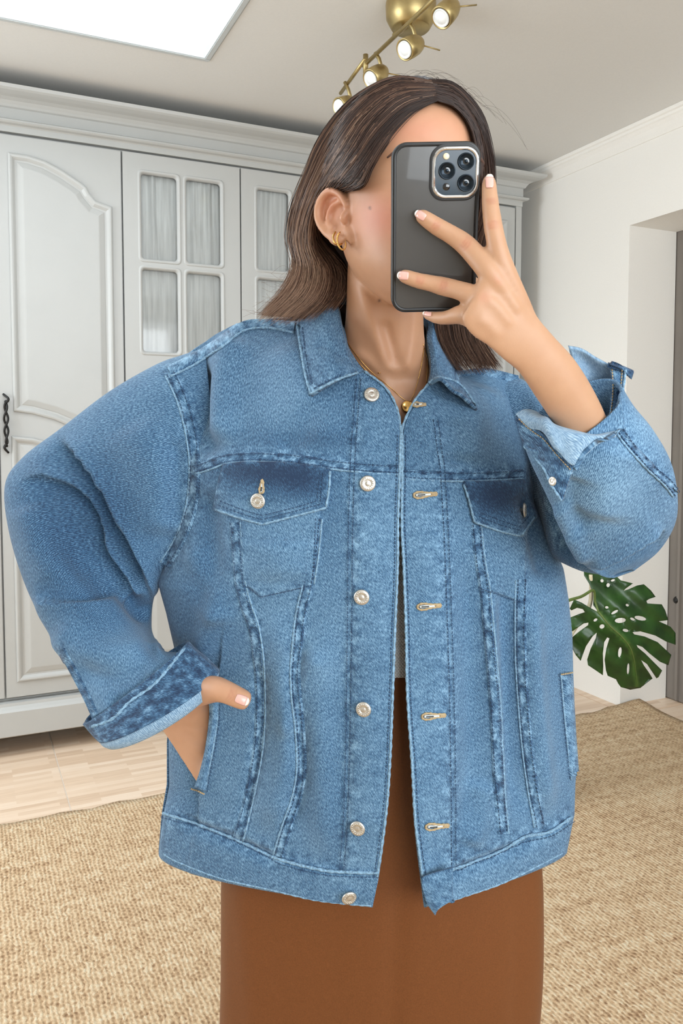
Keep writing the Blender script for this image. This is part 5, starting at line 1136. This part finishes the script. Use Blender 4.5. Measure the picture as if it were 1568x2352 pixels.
hand = np.array(srgb(190, 147, 115)[:3]); hd = (co[:, 1] + PD < np.where(pq[:, 0] < 1120, 0.772, 0.82)) & (pq[:, 0] > 900) & (co[:, 2] > 1.2); tint[hd] = hand
def mixc(mask_w, col):
    w = np.clip(mask_w, 0, 1)[:, None]; tint[:] = tint * (1 - w) + np.array(col[:3]) * w
nothand = (~hd).astype(float)
for bx, by, rx, ry, a in ((872, 500, 60, 55, 0.45), (960, 300, 110, 40, 0.25), (1010, 500, 60, 60, 0.3)): mixc(nothand * isface * a * np.exp(-((pq[:, 0] - bx) / rx) ** 2 - ((pq[:, 1] - by) / ry) ** 2), srgb(226, 134, 116))
loc = (co - CHIN) @ np.stack([sidev, fwd, upv], 1)
mixc(nothand * 0.8 * np.exp(-(loc[:, 0] / 0.024) ** 4 - ((loc[:, 2] - 0.047) / 0.0085) ** 4) * (loc[:, 1] > 0.06), srgb(186, 96, 92))
for mx_, my_, r in ((849, 478, 3.2), (871, 690, 3.5), (852, 390, 2.2), (903, 590, 2.2)): mixc(nothand * np.exp(-(((pq[:, 0] - mx_) ** 2 + (pq[:, 1] - my_) ** 2) / r ** 2)) * 0.85, srgb(70, 40, 32))
mixc(nothand * isface * 0.35 * np.exp(-((pq[:, 0] - 760) / 26) ** 2 - ((pq[:, 1] - 470) / 45) ** 2), srgb(214, 120, 96))
for kx, ky, r in ((1070, 560, 14), (1000, 518, 11), (1018, 656, 13), (965, 644, 10), (1146, 640, 14), (1112, 683, 14), (1130, 515, 12)): mixc(hd * 0.3 * np.exp(-(((pq[:, 0] - kx) ** 2 + (pq[:, 1] - ky) ** 2) / r ** 2)), srgb(206, 132, 106))
# finger joint creases: their shade painted into the tint as fine dark lines
for kx, ky, ax_, ay_, wd in ((1070, 561, .80, .60, 17), (1002, 519, .84, .54, 13), (1018, 657, .98, .2, 14), (964, 644, .98, .2, 11), (1132, 516, -.2, -.98, 14), (1127, 462, -.1, -1, 12), (533, 1596, .93, .36, 16)):
    for o_ in (-6, 0, 6):
        du = (pq[:, 0] - kx) * ax_ + (pq[:, 1] - ky) * ay_ - o_; dv = -(pq[:, 0] - kx) * ay_ + (pq[:, 1] - ky) * ax_
        near_ = hd if kx > 900 else ((pq[:, 0] > 440) & (pq[:, 0] < 600) & (co[:, 1] + PD < 0.9))
        mixc(near_ * 0.42 * np.exp(-((du + 0.012 * dv * dv) / 2.2) ** 2 - (dv / wd) ** 4), srgb(168, 104, 80))
ca = bme.attributes.new('tint', 'FLOAT_COLOR', 'POINT'); ca.data.foreach_set('color', np.c_[tint, np.ones(nv)].astype(np.float32).ravel())
body = link(bpy.data.objects.new('body', bme), person)
B_bd = bvh_of([body])
# fingernails and eyes, brows
def nail(c, ax, ln, wd, nm='fingernail'):
    ax = np.array(ax, float); ax /= np.linalg.norm(ax); pr_ = np.array([-ax[1], ax[0]]); c = np.array(c, float)
    def pt(u, w): return c + ax * u * ln + pr_ * w * wd
    for name, ua, ub, mt in ((nm, -1.0, 0.62, 'nail'), (nm, 0.62, 1.0, 'nail_tip')):
        vs, nr_, nc = [], 9, 9; l0, n0 = hit(B_bd, c[0], c[1], 0.7); d0 = l0[1] + PD
        for i in range(nr_):
            u = ua + (ub - ua) * i / (nr_ - 1); wlim = (1 - 0.28 * max(0, -u) ** 3) * (math.sqrt(max(0.05, 1 - max(0, (u - 0.35) / 0.66) ** 2)))
            for j in range(nc):
                w = (-1 + 2 * j / (nc - 1)) * wlim; p = pt(u, w); l, n = hit(B_bd, p[0], p[1], 0.7)
                if abs(l[1] + PD - d0) > 0.006: l, n = V(p[0], p[1], d0 + 0.003), n0
                vs.append(l + n * (0.0007 - 0.0006 * w ** 4))
        o = mesh_obj(name, vs, grid_faces(nr_, nc), mt, body); flip_to_cam(o); add_mod_solid(o, 0.0006, 0)
nail((965, 494), (-0.85, -0.55), 13, 9); nail((925, 633), (-1, -0.1), 13, 9.5); nail((1124, 417), (0, -1), 15, 9); nail((981, 721), (-1, -0.15), 10, 5); nail((556, 1608), (0.93, 0.36), 15, 11)
for s_ in (-1, 1):
    c = HP(s_ * 0.031, 0.0625, 0.1150); v, f = lathe_geo([(0.0115 * math.sin(a), -0.0115 * math.cos(a)) for a in np.linspace(0.05, math.pi - 0.05, 14)], 20)
    e_ = mesh_obj('eye', v, f, 'eye', body); e_.location = tuple(c)
    i_ = mesh_obj('iris', *lathe_geo([(0.0001, 0.0118), (0.003, 0.0116), (0.0053, 0.0104), (0.0054, 0.0096)], 18), 'iris', body); i_.location = tuple(c); i_.rotation_euler = Vector(fwd).to_track_quat('Z', 'Y').to_euler()
    P = [HP(s_ * x, y, z) for x, y, z in ((0.014, 0.094, 0.131), (0.026, 0.094, 0.136), (0.040, 0.086, 0.138), (0.050, 0.074, 0.134), (0.055, 0.064, 0.129))]
    tube_obj('eyebrow', catmull(P, 20), np.interp(np.linspace(0, 1, 20), [0, .3, 1], [0.0022, 0.0028, 0.0008]), 'brow', body)

# ================================================================== TOP, SKIRT
v, f = loft([(640, 1010, 1130, 1020, .955, .40), (600, 1120, 1150, 1125, .962, .40), (590, 1250, 1160, 1255, .966, .52), (605, 1400, 1130, 1400, .97, .60), (600, 1500, 1130, 1500, .972, .61), (596, 1556, 1136, 1556, .973, .61)], 80, 90, False)
o = mesh_obj('knit_top', v, grid_faces(80, 90, True, True), 'knit', person); add_mod_solid(o, 0.003, 0); tag(o, 'white knit top')
SK = [(602, 1535, 1128, 1535, .972, .56), (560, 1700, 1190, 1700, .975, .50), (525, 1860, 1228, 1860, .977, .45), (511, 1990, 1242, 1990, .978, .42), (509, 2120, 1246, 2120, .978, .42), (508, 2260, 1244, 2260, .978, .42), (504, 2400, 1234, 2400, .978, .42)]
vs_, fs_ = loft(SK, 120, 160, False); Gs = vs_.reshape(120, 160, 3)
# carry the skirt down to mid calf at its own width
low = Gs[-1]; ext = []
for i in range(1, 40):
    r_ = low.copy(); t = i / 39; r_[:, 2] = low[:, 2] + (0.26 - low[:, 2]) * t; c_ = low.mean(0); r_[:, :2] = c_[:2] + (low[:, :2] - c_[:2]) * (1 + 0.05 * t); ext.append(r_)
Gs = np.concatenate([Gs, np.array(ext)]); q = proj(Gs.reshape(-1, 3)); ctr = Gs.mean(1, keepdims=True); out = Gs - ctr; out[..., 2] = 0; out /= np.linalg.norm(out, axis=-1, keepdims=True)
hq = height(q, [('ridgef', [(560, 2050), (575, 2200), (590, 2400)], 0.004, 30), ('ridgef', [(1200, 2000), (1195, 2200), (1190, 2400)], -0.004, 26), ('ridgef', [(930, 1600), (925, 1850), (900, 2400)], -0.004, 26), ('ridgef', [(760, 2100), (740, 2400)], -0.003, 60)]).reshape(Gs.shape[:2]); front = (out[..., 1] < 0)
Gs = Gs + out * (hq * front)[..., None]
sk = mesh_obj('skirt', Gs.reshape(-1, 3), grid_faces(Gs.shape[0], 160, True, True), 'satin', person); add_mod_solid(sk, 0.0015, 0); tag(sk, 'brown satin skirt')

# ================================================================== JEWELLERY
def ring_curve(c, r1, r2, n=40, a0=0.0, a1=2 * math.pi, depth=0.0):
    a = np.linspace(a0, a1, n); return [V(c[0] + r1 * math.cos(t), c[1] + r2 * math.sin(t), c[2] + depth * math.cos(t)) for t in a]
ED = float(hit(B_bd, 778, 540)[0][1] + PD) - 0.004
acc = Acc(); pts = [(781, 533, ED), (776, 540, ED - .004), (774, 552, ED - .006), (777, 564, ED - .006), (783, 572, ED - .004), (789, 573, ED), (793, 566, ED + .004), (793, 556, ED + .006), (789, 545, ED + .006)]
C = catmull(VA(pts), 60); v, f = tube_geo(C, 0.0007, 6); acc.add(v, f)
for k in range(4, 52, 2): v, f = lathe_geo([(0.0011 * math.sin(a), -0.0011 * math.cos(a)) for a in np.linspace(0.1, 3.04, 6)], 7); acc.add(v + C[k], f)
acc.obj('hoop_earring', 'gold', person)
pts = [(770, 533, ED + .004), (765, 543, ED), (767, 555, ED - .003), (772, 561, ED - .002), (781, 562, ED + .004), (786, 556, ED + .008)]
tube_obj('hoop_earring', catmull(VA(pts), 40), 0.0011, 'gold', person)
def chain(poly, r=0.00038, nm='necklace'):
    O, N, P = drape_line(B_bd, poly, 6, 0.0008); return tube_obj(nm, O, r, 'gold', person, 6)
c1 = chain([(786, 768), (815, 810), (850, 850), (890, 885), (920, 912), (938, 924)]); chain([(972, 800), (968, 830), (960, 870), (950, 905), (940, 925)])
chain([(786, 770), (810, 815), (846, 855)], 0.0003); chain([(970, 790), (980, 830), (978, 880)], 0.0003)
l, n = hit(B_bd, 935, 935); v, f = lathe_geo([(0.0001, 0.0012), (0.0035, 0.0012), (0.0045, 0.0016), (0.006, 0.0018), (0.0066, 0.0010), (0.0066, 0.0), (0.0001, 0.0)], 24); o = mesh_obj('pendant', v, f, 'gold', person)
Mx = Vector(n).to_track_quat('Z', 'Y').to_matrix().to_4x4(); Mx.translation = Vector(l + n * 0.002); o.matrix_local = Mx
l, n = hit(B_bd, 871, 857); v, f = lathe_geo([(0.0001, 0.001), (0.0014, 0.001), (0.0016, 0.0)], 10); o = mesh_obj('pendant', v + l + n * 0.001, f, 'gold', person)

# ================================================================== SMARTPHONE
ph = frame_empty('smartphone'); tag(ph, 'smartphone in a black edged smoky case held up in front of the face', 'phone')
TLc, TRc, BLc = V(900, 327, .690), V(1106, 323, .690), V(921, 718, .732)
ex = TRc - TLc; wP = np.linalg.norm(ex); ex /= wP; ey = BLc - TLc; ey -= ex * np.dot(ey, ex); hP = np.linalg.norm(ey); ey /= hP; ez = np.cross(ex, ey); ez = ez if np.dot(ez, CAML - TLc) > 0 else -ez
PM = Matrix([[ex[0], ey[0], ez[0], 0], [ex[1], ey[1], ez[1], 0], [ex[2], ey[2], ez[2], 0], [0, 0, 0, 1]]); PM.translation = Vector(TLc)
def pp(o): o.parent = ph; o.matrix_local = PM; return o
def rrect(x0, x1, y0, y1, r, n=8):
    P = []
    for cx_, cy_, a0 in ((x1 - r, y1 - r, 0), (x0 + r, y1 - r, 90), (x0 + r, y0 + r, 180), (x1 - r, y0 + r, 270)):
        for k in range(n + 1): a = math.radians(a0 + 90 * k / n); P.append((cx_ + r * math.cos(a), cy_ + r * math.sin(a)))
    return np.array(P)
def shell(name, rings, mat, cap0=True, cap1=True):
    n = len(rings[0][0]); vs = np.vstack([np.c_[p, np.full(n, z)] for p, z in rings]); fs = [tuple(q) for q in grid_faces(len(rings), n, True)]
    if cap0: fs.append(tuple(range(n))[::-1])
    if cap1: fs.append(tuple(range((len(rings) - 1) * n, len(rings) * n)))
    o = mesh_obj(name, vs, fs, mat, None, False)
    bmq = bmesh.new(); bmq.from_mesh(o.data); bmesh.ops.recalc_face_normals(bmq, faces=bmq.faces); bmq.to_mesh(o.data); bmq.free(); return pp(o)
rC = 0.0125; R0 = lambda i: rrect(i, wP - i, i, hP - i, max(0.002, rC - i))
shell('case_frame', [(R0(0.0012), -0.0125), (R0(0), -0.011), (R0(0), -0.0015), (R0(0.0008), -0.0003), (R0(0.0022), 0.0), (R0(0.0034), -0.0003), (R0(0.0036), -0.0012)], 'rubber')
shell('case_back', [(R0(0.0035), -0.003), (R0(0.0035), -0.0011), (R0(0.0038), -0.0009)], 'phone_back')
shell('screen', [(R0(0.003), -0.0128), (R0(0.003), -0.0122)], 'screen')
iw = 0.0405 * wP / 0.077; ix0, iy0 = wP - iw - 0.0016, 0.0042; ix1, iy1 = wP - 0.0016, 0.0042 + iw * 1.04
I = lambda i: rrect(ix0 + i, ix1 - i, iy0 + i, iy1 - i, 0.0115 - i * 0.8)
shell('island_surround', [(rrect(ix0 - 0.0022, ix1 + 0.0006, iy0 - 0.002, iy1 + 0.002, 0.0125), -0.0012), (rrect(ix0 - 0.002, ix1 + 0.0006, iy0 - 0.002, iy1 + 0.002, 0.0125), 0.0004), (I(-0.0008), 0.0006)], 'rubber')
isl = shell('camera_ring', [(I(0), -0.001), (I(0), 0.0012), (I(0.0006), 0.0020), (I(0.0014), 0.0022), (I(0.0026), 0.0014), (I(0.003), 0.0006)], 'chrome')
shell('camera_plate', [(I(0.0029), 0.0), (I(0.0029), 0.0009)], 'phone_glass')
def lensp(fx, fy, r):
    c = np.array([ix0 + fx * (ix1 - ix0), iy0 + fy * (iy1 - iy0), 0.0009]); g = empty('camera_lens', (0, 0, 0), 0, ph); g.matrix_local = PM @ Matrix.Translation(Vector(c))
    for nm, pr_, mt in (('lens_rim', [(r * 0.8, 0.0), (r, 0.0), (r, 0.0018), (r * 0.93, 0.0022), (r * 0.84, 0.0018), (r * 0.8, 0.0012)], 'lens_ring'), ('lens_glass', [(0.00005, 0.0013), (r * 0.3, 0.00128), (r * 0.5, 0.0011), (r * 0.86, 0.0012), (r * 0.86, 0.0)], 'lens'), ('lens_core', [(0.00005, 0.0016), (r * 0.2, 0.00155), (r * 0.22, 0.0013)], 'lens_ring')):
        v, f = lathe_geo(pr_, 28); mesh_obj(nm, v, f, mt, g)
lr = iw * 0.178
lensp(0.315, 0.46, lr); lensp(0.715, 0.285, lr); lensp(0.725, 0.70, lr)
v, f = lathe_geo([(0.00005, 0.0014), (iw * .05, 0.00135), (iw * .068, 0.0008), (iw * .068, 0)], 18); o = pp(mesh_obj('flash', v + np.array([ix0 + .29 * iw, iy0 + .19 * iw, 0.0009]), f, 'flash'))
v, f = lathe_geo([(0.00005, 0.0003), (iw * .075, 0.0003), (iw * .08, 0)], 18); pp(mesh_obj('depth_sensor', v + np.array([ix0 + .31 * iw, iy0 + .80 * iw, 0.0009]), f, 'lens'))

# ================================================================== HAIR
SKC = np.array([0, -0.006, 0.128])
def push_out(P, o):
    # slide points that fall inside the skull towards the viewer's side until they lie on it
    Bm = np.stack([sidev, fwd, upv], 1); q = (P - CHIN) @ Bm - SKC; d = CAML - P; d /= np.linalg.norm(d, axis=-1, keepdims=True); d = d @ Bm
    rad = np.array([0.0715, 0.0935, 0.1045]) + o; rad = np.where(q[..., 2:3] < 0, rad * np.array([1, 1, 3.0]), rad)
    a_, b_ = q / rad, d / rad; A = (b_ * b_).sum(-1, keepdims=True); Bq = (a_ * b_).sum(-1, keepdims=True); Cq = (a_ * a_).sum(-1, keepdims=True) - 1
    t = np.where(Cq < 0, (-Bq + np.sqrt(np.maximum(Bq * Bq - A * Cq, 0))) / A, 0.0); t = np.where(q[..., 2:3] < -0.045, 0.0, t)
    q = q + d * t + SKC
    return CHIN + q[..., 0:1] * sidev + q[..., 1:2] * fwd + q[..., 2:3] * upv
def hair_group(guides, n, npts, jit, r0, tone, root_t=0.0, thick=0.012, tipvar=0.12, seed=1, clump=0.35, push_to=0.48):
    """guides: list of strands (px, py, depth), ordered across the lock; strands are spread between neighbours"""
    g = np.random.default_rng(seed); Gd = np.array([catmull(VA(s_), npts) for s_ in guides]); K = len(Gd)
    u = g.uniform(0, K - 1, n); nb = max(6, n // 26); cl = g.uniform(0, K - 1, nb)
    near = cl[np.argmin(np.abs(u[:, None] - cl[None]), axis=1)]
    t = np.linspace(0, 1, npts); P = np.zeros((n, npts, 3))
    uu = u[:, None] + (near - u)[:, None] * clump * t[None] ** 1.5; uu = np.clip(uu, 0, K - 1.0001); i0 = uu.astype(int); fr_ = (uu - i0)[..., None]; col = np.arange(npts)[None].repeat(n, 0)
    P = Gd[i0, col] * (1 - fr_) + Gd[np.minimum(i0 + 1, K - 1), col] * fr_
    vwv = CAML - P; vwv /= np.linalg.norm(vwv, axis=-1, keepdims=True)
    dep = g.uniform(0, 1, n)[:, None, None]; P = P - vwv * dep * thick
    ph_ = g.uniform(0, 6.28, (n, 1)); fq = g.uniform(2, 7, (n, 1)); am = g.normal(0, 1, (n, 3))[:, None, :] * jit
    P = P + am * (t ** 0.8)[None, :, None] + (np.sin(t[None] * fq + ph_) * jit * 0.7)[..., None] * g.normal(0, 1, (n, 1, 3)) * np.minimum(1, 4 * t)[None, :, None]
    P = np.where((t < push_to)[None, :, None], push_out(P, 0.004 + (1 - dep) * 0.009), P)
    end = 1 - g.uniform(0, tipvar, n); ts = t[None] * end[:, None] * (npts - 1); a = np.minimum(ts.astype(int), npts - 2); w = (ts - a)[..., None]; rr0 = np.arange(n)[:, None]
    P = P[rr0, a] * (1 - w) + P[rr0, a + 1] * w
    tn = tone[0] + (tone[1] - tone[0]) * t[None] ** 1.3 + g.normal(0, tone[2], (n, 1)) - dep[:, :, 0] * 0.16
    R = r0 * g.uniform(0.6, 1.3, (n, 1)) * np.clip(1.0 - t[None] ** 6 * 0.85, 0.15, 1) * np.ones((n, npts))
    return P, R, np.clip(tn, 0, 1)
def strands_mesh(groups, name, parent):
    vs, fs, tn, base = [], [], [], 0
    for P, R, T in groups:
        n, m, _ = P.shape; tg = np.gradient(P, axis=1); tg /= np.linalg.norm(tg, axis=-1, keepdims=True) + 1e-9; ref = CAML - P; ref /= np.linalg.norm(ref, axis=-1, keepdims=True)
        u = np.cross(tg, ref); u /= np.linalg.norm(u, axis=-1, keepdims=True) + 1e-9; w = np.cross(u, tg); q = []
        for a in (0, 2.094, 4.189): q.append(P + R[..., None] * (math.cos(a + 0.52) * u + math.sin(a + 0.52) * w))
        Q = np.stack(q, 2).reshape(-1, 3); vs.append(Q); tn.append(np.repeat(T.reshape(-1), 3))
        idx = np.arange(n * m * 3).reshape(n, m, 3) + base
        for k in range(3):
            k2 = (k + 1) % 3; fs.append(np.stack([idx[:, :-1, k], idx[:, :-1, k2], idx[:, 1:, k2], idx[:, 1:, k]], -1).reshape(-1, 4))
        base += len(Q)
    V_ = np.vstack(vs); Fq = np.vstack(fs); me = bpy.data.meshes.new(name); me.vertices.add(len(V_)); me.vertices.foreach_set('co', V_.astype(np.float32).ravel()); me.loops.add(Fq.size); me.polygons.add(len(Fq))
    me.loops.foreach_set('vertex_index', Fq.astype(np.int32).ravel()); me.polygons.foreach_set('loop_start', np.arange(0, Fq.size, 4, dtype=np.int32)); me.polygons.foreach_set('use_smooth', np.ones(len(Fq), bool)); me.update(calc_edges=True)
    a = me.attributes.new('tone', 'FLOAT', 'POINT'); a.data.foreach_set('value', np.concatenate(tn).astype(np.float32)); me.materials.append(M['hair']); return link(bpy.data.objects.new(name, me), parent)
# solid under-layer: scalp cap plus the masses that hang behind
capv = []; NRc, NSc = 44, 96; thc = np.arange(NSc) * 2 * math.pi / NSc; tz = np.linspace(0.04, 0.2345, NRc)
frc, bkc, hwc = (np.interp(tz, tb[:, 0], tb[:, k]) for k in (1, 2, 3)); Gc = np.zeros((NRc, NSc, 3))
for i in range(NRc):
    cy = (frc[i] + bkc[i]) / 2; b = (frc[i] - bkc[i]) / 2 + 0.001; Gc[i] = np.c_[(hwc[i] + 0.001) * np.cos(thc), cy + b * np.sin(thc), np.full(NSc, tz[i])]
fsc = []
for i in range(NRc - 1):
    for j in range(NSc):
        j2 = (j + 1) % NSc; c = (Gc[i, j] + Gc[i + 1, j2]) / 2; ax = abs(c[0])
        hl = np.interp(ax, [0.0, 0.02, 0.04, 0.055, 0.064, 0.072, 0.08], [0.206, 0.203, 0.196, 0.180, 0.158, 0.135, 0.128])      # hairline height by side position
        keep = c[2] > hl if c[1] > 0.012 else (c[2] > 0.128 or c[1] < -0.03)
        if keep: fsc.append((i * NSc + j, i * NSc + j2, (i + 1) * NSc + j2, (i + 1) * NSc + j))
capP = np.array([[HP(*p) for p in row] for row in Gc]).reshape(-1, 3); nC = len(capP); capP = np.vstack([capP, HP(0, -0.015, 0.2345)]); fsc += [((NRc - 1) * NSc + j, (NRc - 1) * NSc + (j + 1) % NSc, nC) for j in range(NSc)]
hair_parts = []
def hmesh(v, f, tn): hair_parts.append((v, f, np.full(len(v), tn)))
hmesh(capP, fsc, 0.08)
v, f = loft([(745, 350, 830, 420, .925, .55), (705, 410, 800, 440, .935, .5), (685, 480, 762, 500, .945, .45), (678, 545, 765, 560, .95, .42), (688, 605, 795, 610, .95, .42), (668, 660, 796, 660, .945, .4), (635, 700, 775, 700, .94, .35), (600, 724, 730, 735, .935, .25)], 60, 40); hmesh(v, f, 0.14)
v, f = loft([(1040, 300, 1122, 380, .93, .6), (1020, 420, 1126, 460, .95, .6), (1000, 540, 1118, 560, .965, .5), (985, 660, 1100, 680, .97, .45), (1000, 750, 1110, 770, .968, .4), (1050, 810, 1140, 830, .955, .3)], 50, 36); hmesh(v, f, 0.12)
v, f = loft([(760, 330, 1090, 330, .96, .5), (735, 450, 1100, 450, .985, .45), (730, 560, 1100, 570, .99, .38), (740, 660, 1090, 680, 1.0, .3), (720, 740, 1100, 780, 1.02, .25)], 50, 48); hmesh(v, f, 0.08)
base = 0; VV, FF, TT = [], [], []
for v, f, t_ in hair_parts: VV.append(v); FF += [tuple(int(i) + base for i in q) for q in f]; TT.append(t_); base += len(v)
hb = mesh_obj('hair', np.vstack(VV), FF, 'hair_under', person, True, None, {'tone': np.concatenate(TT)})
GL = [  # image-left sweep, from the parting to the tips; outer silhouette first
    [(990, 184, .905), (900, 178, .90), (808, 230, .90), (740, 314, .905), (704, 400, .915), (676, 480, .925), (668, 545, .93), (680, 602, .93), (655, 665, .915), (588, 732, .90)],
    [(996, 196, .885), (905, 196, .875), (825, 250, .875), (765, 330, .88), (722, 415, .89), (694, 490, .905), (684, 555, .91), (694, 612, .91), (670, 672, .90), (605, 735, .895)],
    [(1000, 206, .868), (915, 215, .855), (845, 270, .855), (795, 345, .862), (752, 410, .876), (712, 490, .898), (702, 560, .905), (716, 620, .905), (700, 680, .895), (635, 738, .89)],
    [(1002, 218, .856), (930, 236, .842), (865, 292, .842), (818, 358, .85), (778, 408, .866), (722, 480, .910), (715, 565, .920), (745, 625, .908), (730, 685, .90), (670, 740, .89)],
    [(1003, 226, .850), (940, 252, .836), (882, 308, .836), (838, 372, .846), (802, 416, .862), (732, 460, .908), (722, 540, .928), (768, 615, .925), (768, 675, .91), (715, 735, .90)],
    [(1004, 232, .848), (950, 258, .833), (893, 316, .833), (852, 380, .843), (824, 430, .858), (742, 448, .906), (728, 545, .930), (790, 620, .93), (796, 668, .918), (765, 715, .905)]]
GR = [
    [(1004, 232, .848), (1045, 246, .842), (1078, 282, .846), (1094, 330, .856), (1102, 400, .875), (1100, 500, .90), (1050, 600, .93), (1010, 700, .935), (1012, 780, .925), (1058, 858, .912)],
    [(1002, 214, .862), (1050, 232, .856), (1090, 280, .86), (1108, 340, .87), (1114, 420, .89), (1112, 520, .915), (1085, 620, .935), (1055, 710, .935), (1062, 788, .925), (1104, 858, .912)],
    [(996, 196, .885), (1045, 208, .88), (1096, 270, .885), (1120, 345, .90), (1126, 420, .915), (1122, 520, .935), (1105, 620, .945), (1085, 710, .94), (1096, 786, .93), (1134, 854, .914)],
    [(985, 182, .91), (1042, 192, .91), (1098, 254, .915), (1124, 340, .925), (1130, 420, .94), (1126, 520, .95), (1112, 620, .955), (1096, 710, .95), (1112, 790, .935), (1152, 846, .92)]]
groups = [hair_group(GL, 3200, 40, 0.0022, 0.00036, (0.16, 0.72, 0.2), thick=0.016, seed=3, clump=0.45), hair_group(GL[:4], 1300, 40, 0.0026, 0.00033, (0.55, 1.0, 0.2), thick=0.003, seed=4, clump=0.3),
          hair_group(GR, 1700, 40, 0.0022, 0.00036, (0.16, 0.55, 0.14), thick=0.014, seed=5, clump=0.4, tipvar=0.05)]
# crown at the back, from the parting over the top
GB = [[(990, 190, .90), (900, 184, .93), (800, 250, .965), (745, 380, .985), (730, 500, .99), (735, 600, .99), (745, 700, .985)], [(992, 190, .90), (930, 180, .94), (860, 220, .98), (820, 340, 1.0), (800, 480, 1.005), (800, 600, 1.01), (800, 720, 1.03)], [(994, 192, .90), (980, 180, .94), (960, 210, .99), (950, 330, 1.01), (940, 480, 1.015), (930, 600, 1.02), (930, 740, 1.045)], [(996, 192, .90), (1030, 192, .94), (1060, 230, .98), (1080, 340, 1.0), (1080, 480, 1.005), (1070, 600, 1.01), (1070, 760, 1.03)]]
groups.append(hair_group(GB, 900, 30, 0.002, 0.0005, (0.15, 0.45, 0.12), thick=-0.006, seed=6))
# fly-aways standing off the crown and the tips
g = np.random.default_rng(9); fl_ = []
for k in range(40):
    x0 = g.uniform(880, 1110); y0 = 184 + ((x0 - 965) / 120) ** 2 * 40; a = g.choice((-1, 1)) * g.uniform(40, 110); hgt_ = g.uniform(4, 34); d0 = .905; t = np.linspace(0, 1, 14)
    xs_ = x0 + a * t; ys_ = 188 + ((xs_ - 965) / 120) ** 2 * 40 - hgt_ * np.sin(t * math.pi * g.uniform(.6, 1.0)) ** 0.9
    fl_.append(VA(np.c_[xs_, ys_, np.full(14, d0)]))
P = np.array(fl_); groups.append((P, np.full(P.shape[:2], 0.00009), np.full(P.shape[:2], 0.3)))
fl_ = []
for k in range(24):
    y0 = g.uniform(600, 720); x0 = np.interp(y0, [560, 610, 720], [672, 682, 610]); d0 = .905; ln = g.uniform(20, 60)
    fl_.append(catmull(VA([(x0 + 20, y0 - 30, d0), (x0, y0, d0), (x0 - ln * .5, y0 + ln * .25 * g.uniform(-1, 1.2), d0), (x0 - ln, y0 + ln * g.uniform(-.3, .3), d0)]), 14))
P = np.array(fl_); groups.append((P, np.full(P.shape[:2], 0.00010), np.full(P.shape[:2], 0.7)))
hs = strands_mesh(groups, 'hair_strands', person); hs['kind'] = 'stuff'
